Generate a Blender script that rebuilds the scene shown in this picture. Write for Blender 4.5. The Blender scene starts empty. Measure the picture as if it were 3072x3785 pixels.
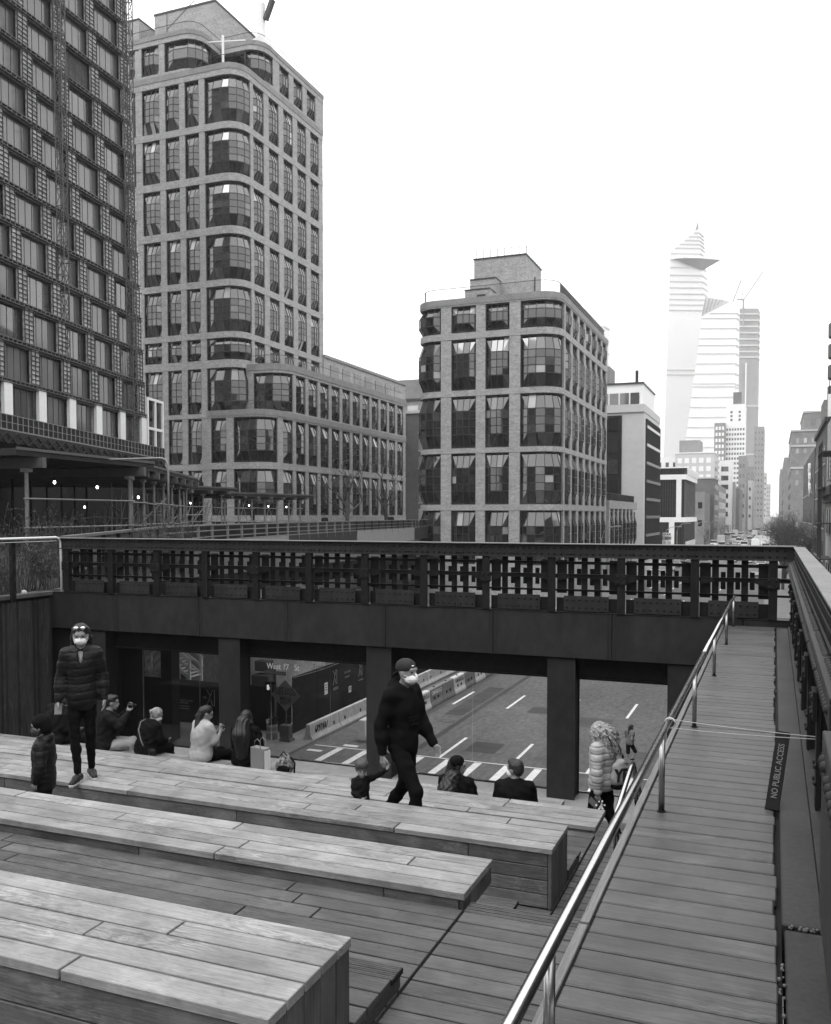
import bpy, bmesh, math, random
import numpy as np
from mathutils import Vector, Matrix
random.seed(7)
R = math.radians
SC = bpy.context.scene
COL = SC.collection

# ------------------------------------------------------------------ camera
cam_d = bpy.data.cameras.new('camera')
cam = bpy.data.objects.new('camera', cam_d); COL.objects.link(cam)
cam.location = (0, 0, 1.6)
cam.rotation_euler = (R(90 - 2.4), 0, R(21.695))
cam_d.sensor_fit = 'VERTICAL'; cam_d.sensor_height = 24.0
cam_d.lens = 24.0 * 3330 / 3785
cam_d.shift_y = 152.1 / 3785
cam_d.clip_start = 0.05; cam_d.clip_end = 9000
SC.camera = cam

# ------------------------------------------------------------------ sky, sun, exposure
SUN_EL, SUN_AZ = 58, 200
w = bpy.data.worlds.new('World'); SC.world = w; w.use_nodes = True
nt = w.node_tree; nt.nodes.clear()
sky = nt.nodes.new('ShaderNodeTexSky'); sky.sky_type = 'NISHITA'; sky.sun_disc = False
sky.sun_elevation = R(SUN_EL); sky.sun_rotation = R(SUN_AZ); sky.air_density = 1.0; sky.dust_density = 8.0
bw = nt.nodes.new('ShaderNodeRGBToBW')
sc_ = nt.nodes.new('ShaderNodeMath'); sc_.operation = 'MULTIPLY'; sc_.inputs[1].default_value = 0.09
mx = nt.nodes.new('ShaderNodeMix'); mx.data_type = 'FLOAT'; mx.inputs[0].default_value = 0.85; mx.inputs[3].default_value = 1.75
# overcast dome: brighter towards the zenith (1 + 2 sin e law, softened)
gc = nt.nodes.new('ShaderNodeTexCoord'); sp = nt.nodes.new('ShaderNodeSeparateXYZ'); nt.links.new(gc.outputs['Generated'], sp.inputs[0])
cl = nt.nodes.new('ShaderNodeMapRange'); cl.inputs[1].default_value = 0; cl.inputs[2].default_value = 1; cl.inputs[3].default_value = 1.25; cl.inputs[4].default_value = 2.55
nt.links.new(sp.outputs[2], cl.inputs[0]); nt.links.new(cl.outputs[0], mx.inputs[3])
bg = nt.nodes.new('ShaderNodeBackground'); out = nt.nodes.new('ShaderNodeOutputWorld')
nt.links.new(sky.outputs[0], bw.inputs[0]); nt.links.new(bw.outputs[0], sc_.inputs[0])
nt.links.new(sc_.outputs[0], mx.inputs[2]); nt.links.new(mx.outputs[0], bg.inputs[0])
bg.inputs[1].default_value = 1.0
nt.links.new(bg.outputs[0], out.inputs[0])

sun_d = bpy.data.lights.new('sun', 'SUN'); sun_d.energy = 0.6; sun_d.angle = R(24); sun_d.color = (1, 1, 1)
sun = bpy.data.objects.new('sun', sun_d); COL.objects.link(sun)
sun.rotation_euler = (R(90 - SUN_EL), 0, R(180 - SUN_AZ + 0))
SC.view_settings.view_transform = 'Standard'; SC.view_settings.look = 'None'
SC.view_settings.exposure = 0.2; SC.view_settings.gamma = 1.0; SC.view_settings.use_curve_mapping = False
SC.cycles.use_denoising = True
SC.cycles.max_bounces = 6; SC.cycles.diffuse_bounces = 3; SC.cycles.glossy_bounces = 3
SC.cycles.transmission_bounces = 4; SC.cycles.transparent_max_bounces = 12; SC.cycles.volume_bounces = 3

# ------------------------------------------------------------------ materials
def new_mat(name):
    m = bpy.data.materials.new(name); m.use_nodes = True
    n = m.node_tree; n.nodes.clear()
    o = n.nodes.new('ShaderNodeOutputMaterial'); p = n.nodes.new('ShaderNodeBsdfPrincipled')
    n.links.new(p.outputs[0], o.inputs[0])
    return m, n, p
def gm(name, v, rough=.6, var=.2, scale=6, bump=0.0, stretch=(1, 1, 1), spec=.3, metal=0.0, rand=0.0, detail=5, fine=0.0, fscale=60, ior=None, emit=0):
    """grey procedural material: noise-mottled value, optional per-object variation and fine relief"""
    m, n, p = new_mat(name)
    tc = n.nodes.new('ShaderNodeTexCoord'); mp = n.nodes.new('ShaderNodeMapping'); mp.inputs['Scale'].default_value = stretch
    oi = n.nodes.new('ShaderNodeObjectInfo')
    off = n.nodes.new('ShaderNodeMath'); off.operation = 'MULTIPLY'; off.inputs[1].default_value = 37.0
    n.links.new(oi.outputs['Random'], off.inputs[0]); n.links.new(off.outputs[0], mp.inputs['Location'])
    n.links.new(tc.outputs['Object'], mp.inputs['Vector'])
    nz = n.nodes.new('ShaderNodeTexNoise'); nz.inputs['Scale'].default_value = scale; nz.inputs['Detail'].default_value = detail
    nz.inputs['Roughness'].default_value = .62
    n.links.new(mp.outputs[0], nz.inputs['Vector'])
    mr = n.nodes.new('ShaderNodeMapRange'); mr.inputs[1].default_value = .25; mr.inputs[2].default_value = .75
    mr.inputs[3].default_value = v * (1 - var); mr.inputs[4].default_value = v * (1 + var)
    n.links.new(nz.outputs[0], mr.inputs[0])
    last = mr.outputs[0]
    if fine:
        nf = n.nodes.new('ShaderNodeTexNoise'); nf.inputs['Scale'].default_value = fscale; nf.inputs['Detail'].default_value = 3
        n.links.new(mp.outputs[0], nf.inputs['Vector'])
        fr = n.nodes.new('ShaderNodeMapRange'); fr.inputs[1].default_value = .3; fr.inputs[2].default_value = .7
        fr.inputs[3].default_value = 1 - fine; fr.inputs[4].default_value = 1 + fine
        n.links.new(nf.outputs[0], fr.inputs[0])
        mu = n.nodes.new('ShaderNodeMath'); mu.operation = 'MULTIPLY'
        n.links.new(last, mu.inputs[0]); n.links.new(fr.outputs[0], mu.inputs[1]); last = mu.outputs[0]
    if rand:
        rr = n.nodes.new('ShaderNodeMapRange'); rr.inputs[3].default_value = 1 - rand; rr.inputs[4].default_value = 1 + rand
        n.links.new(oi.outputs['Random'], rr.inputs[0])
        mu = n.nodes.new('ShaderNodeMath'); mu.operation = 'MULTIPLY'
        n.links.new(last, mu.inputs[0]); n.links.new(rr.outputs[0], mu.inputs[1]); last = mu.outputs[0]
    n.links.new(last, p.inputs['Base Color'])
    p.inputs['Roughness'].default_value = rough; p.inputs['Metallic'].default_value = metal
    p.inputs['Specular IOR Level'].default_value = spec
    if ior: p.inputs['IOR'].default_value = ior; p.inputs['Specular IOR Level'].default_value = .5
    if bump:
        b = n.nodes.new('ShaderNodeBump'); b.inputs['Strength'].default_value = bump; b.inputs['Distance'].default_value = .02
        n.links.new(nz.outputs[0], b.inputs['Height']); n.links.new(b.outputs[0], p.inputs['Normal'])
    if emit:
        p.inputs['Emission Color'].default_value = (1, 1, 1, 1); p.inputs['Emission Strength'].default_value = emit
    return m

def wood(name, v, var=.3, rand=.28, blot=.3, rough=.6):
    """hardwood boards: long grain along local X, figure, weather blotches, board-to-board variation"""
    m, n, p = new_mat(name)
    tc = n.nodes.new('ShaderNodeTexCoord'); oi = n.nodes.new('ShaderNodeObjectInfo')
    off = n.nodes.new('ShaderNodeMath'); off.operation = 'MULTIPLY'; off.inputs[1].default_value = 91.0
    n.links.new(oi.outputs['Random'], off.inputs[0])
    def noise(stretch, scale, detail, dist):
        mp = n.nodes.new('ShaderNodeMapping'); mp.inputs['Scale'].default_value = stretch
        n.links.new(off.outputs[0], mp.inputs['Location']); n.links.new(tc.outputs['Object'], mp.inputs['Vector'])
        z = n.nodes.new('ShaderNodeTexNoise'); z.inputs['Scale'].default_value = scale; z.inputs['Detail'].default_value = detail
        z.inputs['Distortion'].default_value = dist; z.inputs['Roughness'].default_value = .6
        n.links.new(mp.outputs[0], z.inputs['Vector']); return z.outputs[0]
    def rng(src, a, b, lo=.3, hi=.7):
        r = n.nodes.new('ShaderNodeMapRange'); r.inputs[1].default_value = lo; r.inputs[2].default_value = hi
        r.inputs[3].default_value = a; r.inputs[4].default_value = b; n.links.new(src, r.inputs[0]); return r.outputs[0]
    def mul(a, b):
        k = n.nodes.new('ShaderNodeMath'); k.operation = 'MULTIPLY'; n.links.new(a, k.inputs[0]); n.links.new(b, k.inputs[1]); return k.outputs[0]
    grain = noise((1.5, 55, 55), 2.0, 8, .5)
    fig = noise((.7, 5, 5), 1.6, 4, 2.2)
    # curved cathedral figure: contour lines of a stretched noise
    fm = n.nodes.new('ShaderNodeMath'); fm.operation = 'MULTIPLY'; fm.inputs[1].default_value = 44; n.links.new(fig, fm.inputs[0])
    fs = n.nodes.new('ShaderNodeMath'); fs.operation = 'SINE'; n.links.new(fm.outputs[0], fs.inputs[0])
    blotch = noise((1, 1.4, 1), 2.6, 5, .6)
    speck = noise((8, 60, 60), 3.0, 3, 0)
    a = rng(grain, v * (1 - var), v * (1 + var))
    fmask = rng(noise((.5, 1.2, 1.2), 1.3, 2, 0), 0, 1, .46, .62)      # the figure shows only on parts of some boards
    fa_ = n.nodes.new('ShaderNodeMix'); fa_.data_type = 'FLOAT'; fa_.inputs[2].default_value = 1.0
    n.links.new(fmask, fa_.inputs[0]); n.links.new(rng(fs.outputs[0], .72, 1.2, -1, 1), fa_.inputs[3])
    a = mul(a, fa_.outputs[0])
    a = mul(a, rng(noise((3, 5, 5), 4.0, 4, .8), .78, 1.04, .28, .42))   # scattered dark stains
    a = mul(a, rng(blotch, 1 - blot, 1 + blot))
    a = mul(a, rng(speck, .86, 1.1))
    a = mul(a, rng(oi.outputs['Random'], 1 - rand, 1 + rand, 0, 1))
    n.links.new(a, p.inputs['Base Color'])
    n.links.new(rng(blotch, rough - .12, rough + .12), p.inputs['Roughness'])
    p.inputs['Specular IOR Level'].default_value = .28
    b = n.nodes.new('ShaderNodeBump'); b.inputs['Strength'].default_value = .25; b.inputs['Distance'].default_value = .006
    n.links.new(grain, b.inputs['Height']); n.links.new(b.outputs[0], p.inputs['Normal'])
    return m

def pane_mat(name, tint=.92, refl_ior=1.45, rough=.0):
    """thin clear sheet glass: fresnel mirror over straight transmission"""
    m = bpy.data.materials.new(name); m.use_nodes = True; n = m.node_tree; n.nodes.clear()
    o = n.nodes.new('ShaderNodeOutputMaterial'); mixs = n.nodes.new('ShaderNodeMixShader')
    t = n.nodes.new('ShaderNodeBsdfTransparent'); t.inputs[0].default_value = (tint, tint, tint, 1)
    g = n.nodes.new('ShaderNodeBsdfGlossy'); g.inputs['Roughness'].default_value = rough
    f = n.nodes.new('ShaderNodeFresnel'); f.inputs[0].default_value = refl_ior
    n.links.new(f.outputs[0], mixs.inputs[0]); n.links.new(t.outputs[0], mixs.inputs[1]); n.links.new(g.outputs[0], mixs.inputs[2])
    n.links.new(mixs.outputs[0], o.inputs[0]); return m

M = dict(
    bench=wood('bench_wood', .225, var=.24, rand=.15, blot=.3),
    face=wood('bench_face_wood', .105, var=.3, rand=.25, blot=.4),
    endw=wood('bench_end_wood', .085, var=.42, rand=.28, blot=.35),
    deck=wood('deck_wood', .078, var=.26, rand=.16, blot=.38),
    walk=wood('walkway_wood', .074, var=.24, rand=.12, blot=.5, rough=.5),
    kerbw=wood('kerb_wood', .14, var=.3, rand=.1, blot=.2),
    slat=wood('dark_slat_wood', .04, var=.5, rand=.45, blot=.35),
    steel=gm('painted_black_steel', .013, .55, .35, 2, .1, spec=.2, fine=.25, fscale=14, detail=8),
    fascia=gm('fascia_steel', .027, .55, .3, 1.0, .06, spec=.22, fine=.2, fscale=7, stretch=(1, 1, .6), detail=8),
    ledge=gm('ledge_steel', .034, .6, .35, 2.2, .3, spec=.3, fine=.22, fscale=45),
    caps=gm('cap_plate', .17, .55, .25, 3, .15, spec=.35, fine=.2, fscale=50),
    dark=gm('dark_recess', .012, .8, .2, 3),
    streak=gm('rust_streak', .018, .6, .3, 5, stretch=(6, 6, .6)),
    chrome=gm('brushed_stainless', .5, .2, .06, 40, 0, stretch=(1, 1, 1), metal=1.0),
    chromed=gm('post_stainless', .42, .3, .1, 40, 0, metal=1.0),
    sill=gm('sill_concrete', .26, .75, .2, 4, .1, fine=.12),
    glass=pane_mat('viewing_glass', .9, 1.3),
    clear=pane_mat('balustrade_glass', .95, 1.06),
    white=gm('white_paint', .78, .5, .06, 8),
    rope=gm('rope_fibre', .5, .8, .1, 60),
    blackp=gm('black_plastic', .008, .7, .15, 8, spec=.12), rivet=gm('shaded_rivet', .009, .5, .2, 9, spec=.3),  # rivet: paint colour darkened to carry the shading around the heads
    signink=gm('sign_lettering', .12, .5, .05, 8),
)
# ------------------------------------------------------------------ mesh helpers
def link(name, me, mat=None, parent=None, loc=(0, 0, 0), rot=(0, 0, 0)):
    o = bpy.data.objects.new(name, me); COL.objects.link(o)
    if mat is not None and len(me.materials) == 0: me.materials.append(mat if not isinstance(mat, str) else M[mat])
    o.location = loc; o.rotation_euler = rot
    if parent is not None: o.parent = parent
    return o
def tag(o, label=None, cat=None, group=None, kind=None):
    if label: o['label'] = label
    if cat: o['category'] = cat
    if group: o['group'] = group
    if kind: o['kind'] = kind
    return o
def thing(name, label, cat, loc=(0, 0, 0), rz=0, group=None):
    o = bpy.data.objects.new(name, None); COL.objects.link(o); o.empty_display_size = .1
    o.location = loc; o.rotation_euler = (0, 0, rz)
    return tag(o, label, cat, group)

class MB:
    """collects simple solids and links them as one mesh"""
    def __init__(s): s.v = []; s.f = []
    def add(s, vs, fs):
        b = len(s.v); s.v += [tuple(p) for p in vs]; s.f += [tuple(b + i for i in f) for f in fs]; return s
    def box(s, x0, x1, y0, y1, z0, z1):
        return s.add([(x0, y0, z0), (x1, y0, z0), (x1, y1, z0), (x0, y1, z0), (x0, y0, z1), (x1, y0, z1), (x1, y1, z1), (x0, y1, z1)],
                     [(3, 2, 1, 0), (4, 5, 6, 7), (0, 1, 5, 4), (1, 2, 6, 5), (2, 3, 7, 6), (3, 0, 4, 7)])
    def hexa(s, p):   # 8 points, bottom ring then top ring
        return s.add(p, [(3, 2, 1, 0), (4, 5, 6, 7), (0, 1, 5, 4), (1, 2, 6, 5), (2, 3, 7, 6), (3, 0, 4, 7)])
    def prism(s, poly, z0, z1):
        n = len(poly)
        return s.add([(x, y, z0) for x, y in poly] + [(x, y, z1) for x, y in poly],
                     [tuple(range(n - 1, -1, -1)), tuple(range(n, 2 * n))] + [(i, (i + 1) % n, n + (i + 1) % n, n + i) for i in range(n)])
    def extr(s, prof, p0, p1, up=(0, 0, 1)):
        """profile [(side, up)] swept straight from p0 to p1"""
        p0, p1 = Vector(p0), Vector(p1); d = (p1 - p0).normalized(); side = d.cross(Vector(up)).normalized(); u = side.cross(d)
        n = len(prof)
        vs = [p0 + side * a + u * b for a, b in prof] + [p1 + side * a + u * b for a, b in prof]
        return s.add(vs, [tuple(range(n - 1, -1, -1)), tuple(range(n, 2 * n))] + [(i, (i + 1) % n, n + (i + 1) % n, n + i) for i in range(n)])
    def bar(s, p0, p1, w, h=None, up=(0, 0, 1)):
        h = h or w; d = (Vector(p1) - Vector(p0)).normalized()
        if abs(d.dot(Vector(up))) > .99: up = (1, 0, 0)
        return s.extr([(-w / 2, -h / 2), (w / 2, -h / 2), (w / 2, h / 2), (-w / 2, h / 2)], p0, p1, up)
    def rod(s, p0, p1, r, n=8, r1=None):
        p0, p1 = Vector(p0), Vector(p1); d = (p1 - p0).normalized(); u = Vector((0, 0, 1)) if abs(d.z) < .9 else Vector((1, 0, 0))
        a = d.cross(u).normalized(); b = a.cross(d); r1 = r if r1 is None else r1
        c = [(math.cos(2 * math.pi * i / n), math.sin(2 * math.pi * i / n)) for i in range(n)]
        vs = [p0 + (a * x + b * y) * r for x, y in c] + [p1 + (a * x + b * y) * r1 for x, y in c]
        return s.add(vs, [tuple(range(n - 1, -1, -1)), tuple(range(n, 2 * n))][::1] + [(i, (i + 1) % n, n + (i + 1) % n, n + i) for i in range(n)])
    def tube(s, pts, r, n=10):
        pts = [Vector(p) for p in pts]; b0 = len(s.v); up = Vector((0, 0, 1))
        for i, p in enumerate(pts):
            d = (pts[min(i + 1, len(pts) - 1)] - pts[max(i - 1, 0)]).normalized()
            u = up if abs(d.dot(up)) < .95 else Vector((1, 0, 0))
            a = d.cross(u).normalized(); b = a.cross(d); rr = r[i] if isinstance(r, (list, tuple)) else r
            for k in range(n):
                t = 2 * math.pi * k / n; s.v.append(tuple(p + (a * math.cos(t) + b * math.sin(t)) * rr))
        for i in range(len(pts) - 1):
            for k in range(n):
                s.f.append((b0 + i * n + k, b0 + i * n + (k + 1) % n, b0 + (i + 1) * n + (k + 1) % n, b0 + (i + 1) * n + k))
        s.f.append(tuple(b0 + k for k in range(n - 1, -1, -1))); e = b0 + (len(pts) - 1) * n; s.f.append(tuple(e + k for k in range(n)))
        return s
    def dome(s, c, r, h, nrm=(0, 0, 1), n=8):
        c = Vector(c); d = Vector(nrm).normalized(); u = Vector((0, 0, 1)) if abs(d.z) < .9 else Vector((1, 0, 0))
        a = d.cross(u).normalized(); b = d.cross(a); vs = []
        for rr, hh in ((1, 0), (.72, .7)):
            vs += [c + (a * math.cos(2 * math.pi * i / n) + b * math.sin(2 * math.pi * i / n)) * r * rr + d * h * hh for i in range(n)]
        vs.append(c + d * h)
        return s.add(vs, [(i, (i + 1) % n, n + (i + 1) % n, n + i) for i in range(n)] + [(n + i, n + (i + 1) % n, 2 * n) for i in range(n)])
    def ball(s, c, r, n=8, m=6):
        c = Vector(c); rx, ry, rz = (r, r, r) if not isinstance(r, (tuple, list)) else r
        vs = [c + Vector((0, 0, rz))]
        for j in range(1, m):
            t = math.pi * j / m
            vs += [c + Vector((rx * math.sin(t) * math.cos(2 * math.pi * i / n), ry * math.sin(t) * math.sin(2 * math.pi * i / n), rz * math.cos(t))) for i in range(n)]
        vs.append(c - Vector((0, 0, rz))); L = len(vs) - 1
        fs = [(0, 1 + i, 1 + (i + 1) % n) for i in range(n)]
        for j in range(m - 2):
            a = 1 + j * n; fs += [(a + i, a + n + i, a + n + (i + 1) % n, a + (i + 1) % n) for i in range(n)]
        a = 1 + (m - 2) * n; fs += [(a + i, L, a + (i + 1) % n) for i in range(n)]
        return s.add(vs, fs)
    def mesh(s, name='mesh', bevel=0, fix=True, smooth=False):
        me = bpy.data.meshes.new(name); me.from_pydata(s.v, [], s.f); me.update()
        if fix or bevel:
            b = bmesh.new(); b.from_mesh(me)
            if fix: bmesh.ops.recalc_face_normals(b, faces=b.faces)
            if bevel: bmesh.ops.bevel(b, geom=list(b.edges), offset=bevel, segments=1, affect='EDGES', clamp_overlap=True)
            b.to_mesh(me); b.free()
        if smooth: me.polygons.foreach_set('use_smooth', [True] * len(me.polygons))
        return me
    def build(s, name, mat, parent=None, loc=(0, 0, 0), rot=(0, 0, 0), bevel=0, smooth=False, fix=True):
        return link(name, s.mesh(name, bevel, fix, smooth), mat, parent, loc, rot)

_cache = {}
def board_mesh(L, W, T, mat, bev=.004):
    k = (round(L, 3), round(W, 3), round(T, 3), mat, bev)
    if k not in _cache:
        me = MB().box(-L / 2, L / 2, -W / 2, W / 2, -T, 0).mesh('board', bevel=bev); me.materials.append(M[mat]); _cache[k] = me
    return _cache[k]
def board(name, x0, x1, y0, y1, z, T, mat, parent, bev=.003, gap=.013):
    """a board lying flat, grain along X, top at z"""
    return link(name, board_mesh(x1 - x0 - gap, y1 - y0 - gap, T, mat, bev), None, parent,
                ((x0 + x1) / 2, (y0 + y1) / 2, z + random.uniform(-.0012, .0012)))
def run(name, x0, x1, y0, y1, z, T, mat, parent, lens, gap=.013):
    """a course of boards laid end to end from x1 (right) to the left"""
    x = x1
    for L in lens:
        a = max(x0, x - L)
        if x - a > .05: board(name, a, x, y0, y1, z, T, mat, parent, gap=gap)
        x = a
        if x <= x0: break
def text(name, body, size, mat, parent, loc, rot, align='CENTER', ext=.001, font_scale=(1, 1), bold=0.0):
    c = bpy.data.curves.new(name, 'FONT'); c.body = body; c.size = size; c.extrude = ext; c.align_x = align; c.align_y = 'CENTER'; c.offset = bold
    c.resolution_u = 3
    o = bpy.data.objects.new(name, c); COL.objects.link(o); c.materials.append(M[mat])
    dg = bpy.context.evaluated_depsgraph_get(); dg.update()
    me = bpy.data.meshes.new_from_object(o.evaluated_get(dg)); bpy.data.objects.remove(o); bpy.data.curves.remove(c)
    if len(me.materials) == 0: me.materials.append(M[mat])
    q = link(name, me, None, parent, loc, rot); q.scale = (font_scale[0], font_scale[1], 1)
    return q
# ================================================================== the sunken timber amphitheatre and its walkway
XR = -1.71
# ---- side walkway: boards across, timber kerb, structure below
walk = tag(MB().box(-.684, .0518, -1.2, 13.86, -3.4, -.045).build('walkway', 'dark'), kind='structure')
y = -1.1
while y < 13.8:
    W = .141
    board('plank', -.648, .035 + random.uniform(-.008, .01), y, y + W, 0, .035, 'walk', walk, bev=.005, gap=.012)
    y += W
for a, b in ((-1.1, 3.455), (3.475, 8.6), (8.62, 13.84)):
    link('kerb', board_mesh(b - a, .036, .05, 'kerbw', .003), None, walk, (-.668, (a + b) / 2, .006), (0, 0, R(90)))
y = -1.1
while y < 13.6:                                   # vertical cheek boards of the walkway
    link('cheek_board', board_mesh(1.45, .19, .03, 'endw'), None, walk, (-.686, y + .725, -.13), (R(-90), 0, R(90)))
    link('cheek_board', board_mesh(1.45, .19, .03, 'endw'), None, walk, (-.686, y + .725, -.33), (R(-90), 0, R(90)))
    y += 1.455

# ---- steel ledge beside the walkway
led = tag(MB().box(.062, .205, -1.2, 3.735, -.3, -.012).box(.052, .205, 3.765, 13.86, -.3, -.004).build('steel_ledge', 'ledge', bevel=.006), kind='structure')
MB().box(.205, .45, -1.2, 13.86, -.3, .012).build('ledge_upstand', 'ledge', led, bevel=.004)
mb = MB()
for i in range(45):                               # grit caught in the joint
    yy = random.uniform(2.2, 3.5) if random.random() < .6 else random.uniform(3.5, 9)
    mb.ball((random.uniform(.04, .058), yy, -.01), random.uniform(.003, .009), 5, 4)
for i in range(22): mb.ball((random.uniform(.08, .2), random.uniform(3.735, 3.765), -.008), random.uniform(.003, .009), 5, 4)
tag(mb.build('joint_grit', 'kerbw', led), kind='stuff')

# ---- benches, steps, floors
def bench(label, z, y0, rows, pw, x0, face_z, seed, face_rows, ends=True, xr=XR, mat='bench'):
    random.seed(seed)
    b = thing('timber_bench', label, 'bench', ((x0 + xr) / 2, y0, face_z), 0, 'timber bench tiers')
    ox, oy, oz = (x0 + xr) / 2, y0, face_z
    X0, X1, Z = x0 - ox, xr - ox, z - oz
    D = rows * pw
    for r in range(rows):
        first = [random.uniform(.5, 2.6)]; lens = first + [random.choice((2.4, 1.8, 3.0, 2.1)) for _ in range(8)]
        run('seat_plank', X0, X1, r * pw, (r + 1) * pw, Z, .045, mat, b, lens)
    h = Z - .045; n = face_rows; fh = h / n
    for r in range(n):
        x = X1 - .045
        for L in [random.uniform(.5, 1.6)] + [random.choice((2.4, 3.0, 1.9)) for _ in range(8)]:
            a = max(X0, x - L)
            if x - a > .05:
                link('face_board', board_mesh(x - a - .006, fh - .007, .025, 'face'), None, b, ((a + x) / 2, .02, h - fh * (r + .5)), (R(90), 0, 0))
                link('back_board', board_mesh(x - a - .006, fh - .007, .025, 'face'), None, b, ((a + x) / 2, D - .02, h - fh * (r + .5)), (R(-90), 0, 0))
            x = a
            if x <= X0: break
    yy = .012
    while yy < D - .02:                            # vertical boards closing the end
        wv = min(.14, D - .012 - yy)
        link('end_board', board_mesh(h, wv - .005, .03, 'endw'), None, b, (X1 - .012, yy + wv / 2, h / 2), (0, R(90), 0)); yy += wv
    MB().box(X0, X1 - .05, .05, D - .05, .0, h - .005).build('carcass', 'dark', b)
    return b
bench('near timber bench with the broad five-plank seat at the bottom of the picture', -.27, 2.83, 5, .144, -5.2, -.79, 3, 3)
bench('low timber bench with a pale round stain on its seat', -.70, 5.11, 4, .152, -7.6, -.86, 5, 1)
bench('timber bench the woman in the black padded jacket stands on', -1.25, 7.46, 4, .166, -13.1, -1.78, 9, 4)
bench('low timber bench just behind the man in the cap', -1.72, 9.5, 4, .152, -13.1, -1.80, 11, 1)
bench('far timber bench people sit on in front of the windows', -2.25, 11.3, 5, .13, -13.1, -2.78, 13, 3, xr=-2.57)
def step(label, z, y0, y1, base, x0, seed, xr=XR, nose=True):
    random.seed(seed)
    s = thing('timber_step', label, 'step', ((x0 + xr) / 2, y0, base), 0, 'timber steps between the benches')
    X0, X1 = x0 - (x0 + xr) / 2, (xr - x0) / 2
    n = max(1, round((y1 - y0) / .142)); pw = (y1 - y0) / n
    for r in range(n):
        if nose and r == n - 1:
            g = pw / 8
            for q in range(8): run('tread_rib', X0, X1, r * pw + q * g, r * pw + q * g + g * .62, z - base, .03, 'deck', s, [2.4] * 8, gap=.001)
            MB().box(X0, X1, r * pw, (r + 1) * pw, z - base - .034, z - base - .008).build('tread_base', 'dark', s)
        else:
            run('tread_plank', X0, X1, r * pw, (r + 1) * pw, z - base, .04, 'deck', s, [random.uniform(.6, 2.4)] + [2.4] * 6)
    MB().box(X0, X1 - .012, .006, y1 - y0 - .012, 0, z - base - .042).build('riser_box', 'endw', s)
    return s
step('narrow grooved step behind the near bench', -.68, 3.57, 4.13, -.785, -5.2, 21)
step('broad timber step the small child in the padded coat stands on', -1.24, 5.73, 6.36, -1.78, -8.6, 22)
step('thin grooved step behind the middle bench', -1.68, 8.14, 8.68, -1.775, -9.5, 23)
step('timber step the chatting couple sits on', -2.24, 10.12, 10.95, -2.78, -13.1, 24, nose=False)

def floor(name, x0, x1, y0, y1, z, lens, mat='deck', seed=1, tilt=0.0):
    random.seed(seed)
    f = tag(MB().box(x0, x1, y0, y1, z - .6, z - .045).build(name, 'dark'), kind='structure')
    n = round((y1 - y0) / .1425); pw = (y1 - y0) / n
    for r in range(n):
        run('floor_plank', x0, x1, y0 + r * pw, y0 + (r + 1) * pw, z, .04, mat, f, [random.uniform(.8, 2.6)] + list(lens))
    return f
floor('upper_floor', -7.6, XR - .004, 1.2, 5.10, -.792, [2.4] * 6, seed=31)
floor('middle_floor', -13.1, XR - .004, 6.37, 9.49, -1.79, [2.6] * 8, seed=32)
floor('lower_floor', -13.1, -.72, 10.97, 12.9, -2.79, [2.4] * 9, seed=33)
def aisle(name, y0, y1, z, seed, nose=True):
    random.seed(seed)
    f = tag(MB().box(XR, -.69, y0, y1 - .01, z - .5, z - .045).build(name, 'dark'), kind='structure')
    n = max(1, round((y1 - y0) / .143)); pw = (y1 - y0) / n
    for r in range(n):
        if nose and r == n - 1:
            g = pw / 7
            for q in range(7): board('tread_rib', XR + .004, -.69, y0 + r * pw + q * g, y0 + r * pw + q * g + g * .62, z, .03, 'deck', f, bev=.002, gap=.001)
        else: board('aisle_plank', XR + .004, -.69, y0 + r * pw, y0 + (r + 1) * pw, z, .04, 'deck', f)
    return f
aisle('aisle_floor', 1.2, 5.22, -.787, 41)
for i in range(4): aisle('aisle_tread', 5.23 + i * .3, 5.22 + (i + 1) * .3, -.787 - (i + 1) * .2, 42 + i)
aisle('aisle_floor', 6.43, 9.6, -1.785, 48)
for i in range(5): aisle('aisle_tread', 9.61 + i * .27, 9.60 + (i + 1) * .27, -1.785 - (i + 1) * .167, 50 + i)
tag(MB().box(-13.2, .2, 12.9, 14.42, -3.3, -2.895).build('window_floor', 'sill', bevel=.01), kind='structure')

# ---- the stain on the low bench: a dried splash, its own thin film on the seat
# ---- handrail beside the aisle
hr = thing('handrail', 'long stainless steel handrail running beside the walkway', 'handrail', (-.54, 6, 0), R(-.12))
MB().rod((0, -7, .425), (0, 1.99, .425), .0195, 14).build('rail', 'chrome', hr, smooth=True)
MB().rod((0, 1.995, .425), (0, 7.75, .425), .0195, 14).build('rail', 'chrome', hr, smooth=True)
for yy in (.3, 2.36, 4.96, 7.06, 9.4, 11.76, 13.72):
    p = MB().rod((0, yy - 6, 0), (0, yy - 6, .41), .0165, 12).build('post', 'chromed', hr, smooth=True)
    MB().rod((0, yy - 6, .0), (0, yy - 6, .005), .024, 14).build('flange', 'dark', p)
MB().rod((0, 1.985, .425), (0, 2.0, .425), .0212, 14).build('joint_ring', 'chromed', hr)
h2 = thing('handrail', 'short bent stainless handrail beside the woman in the pale padded jacket', 'handrail', (-1.30, 9.0, -1.78))
MB().tube([(0, -.75, -.02), (0, -.75, .55), (0, -.70, .64), (0, -.55, .70), (0, .12, .84), (0, .25, .85), (0, .32, .82), (0, .42, .68), (0, 1.2, .10), (0, 1.25, -.0), (0, 1.25, -.7)], .026, 12).build('rail', 'chrome', h2, smooth=True)
# the same short rail's lower steel stringer
MB().bar((0, .5, .45), (0, 1.15, -.35), .02, .12).build('stringer', 'steel', h2)

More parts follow.
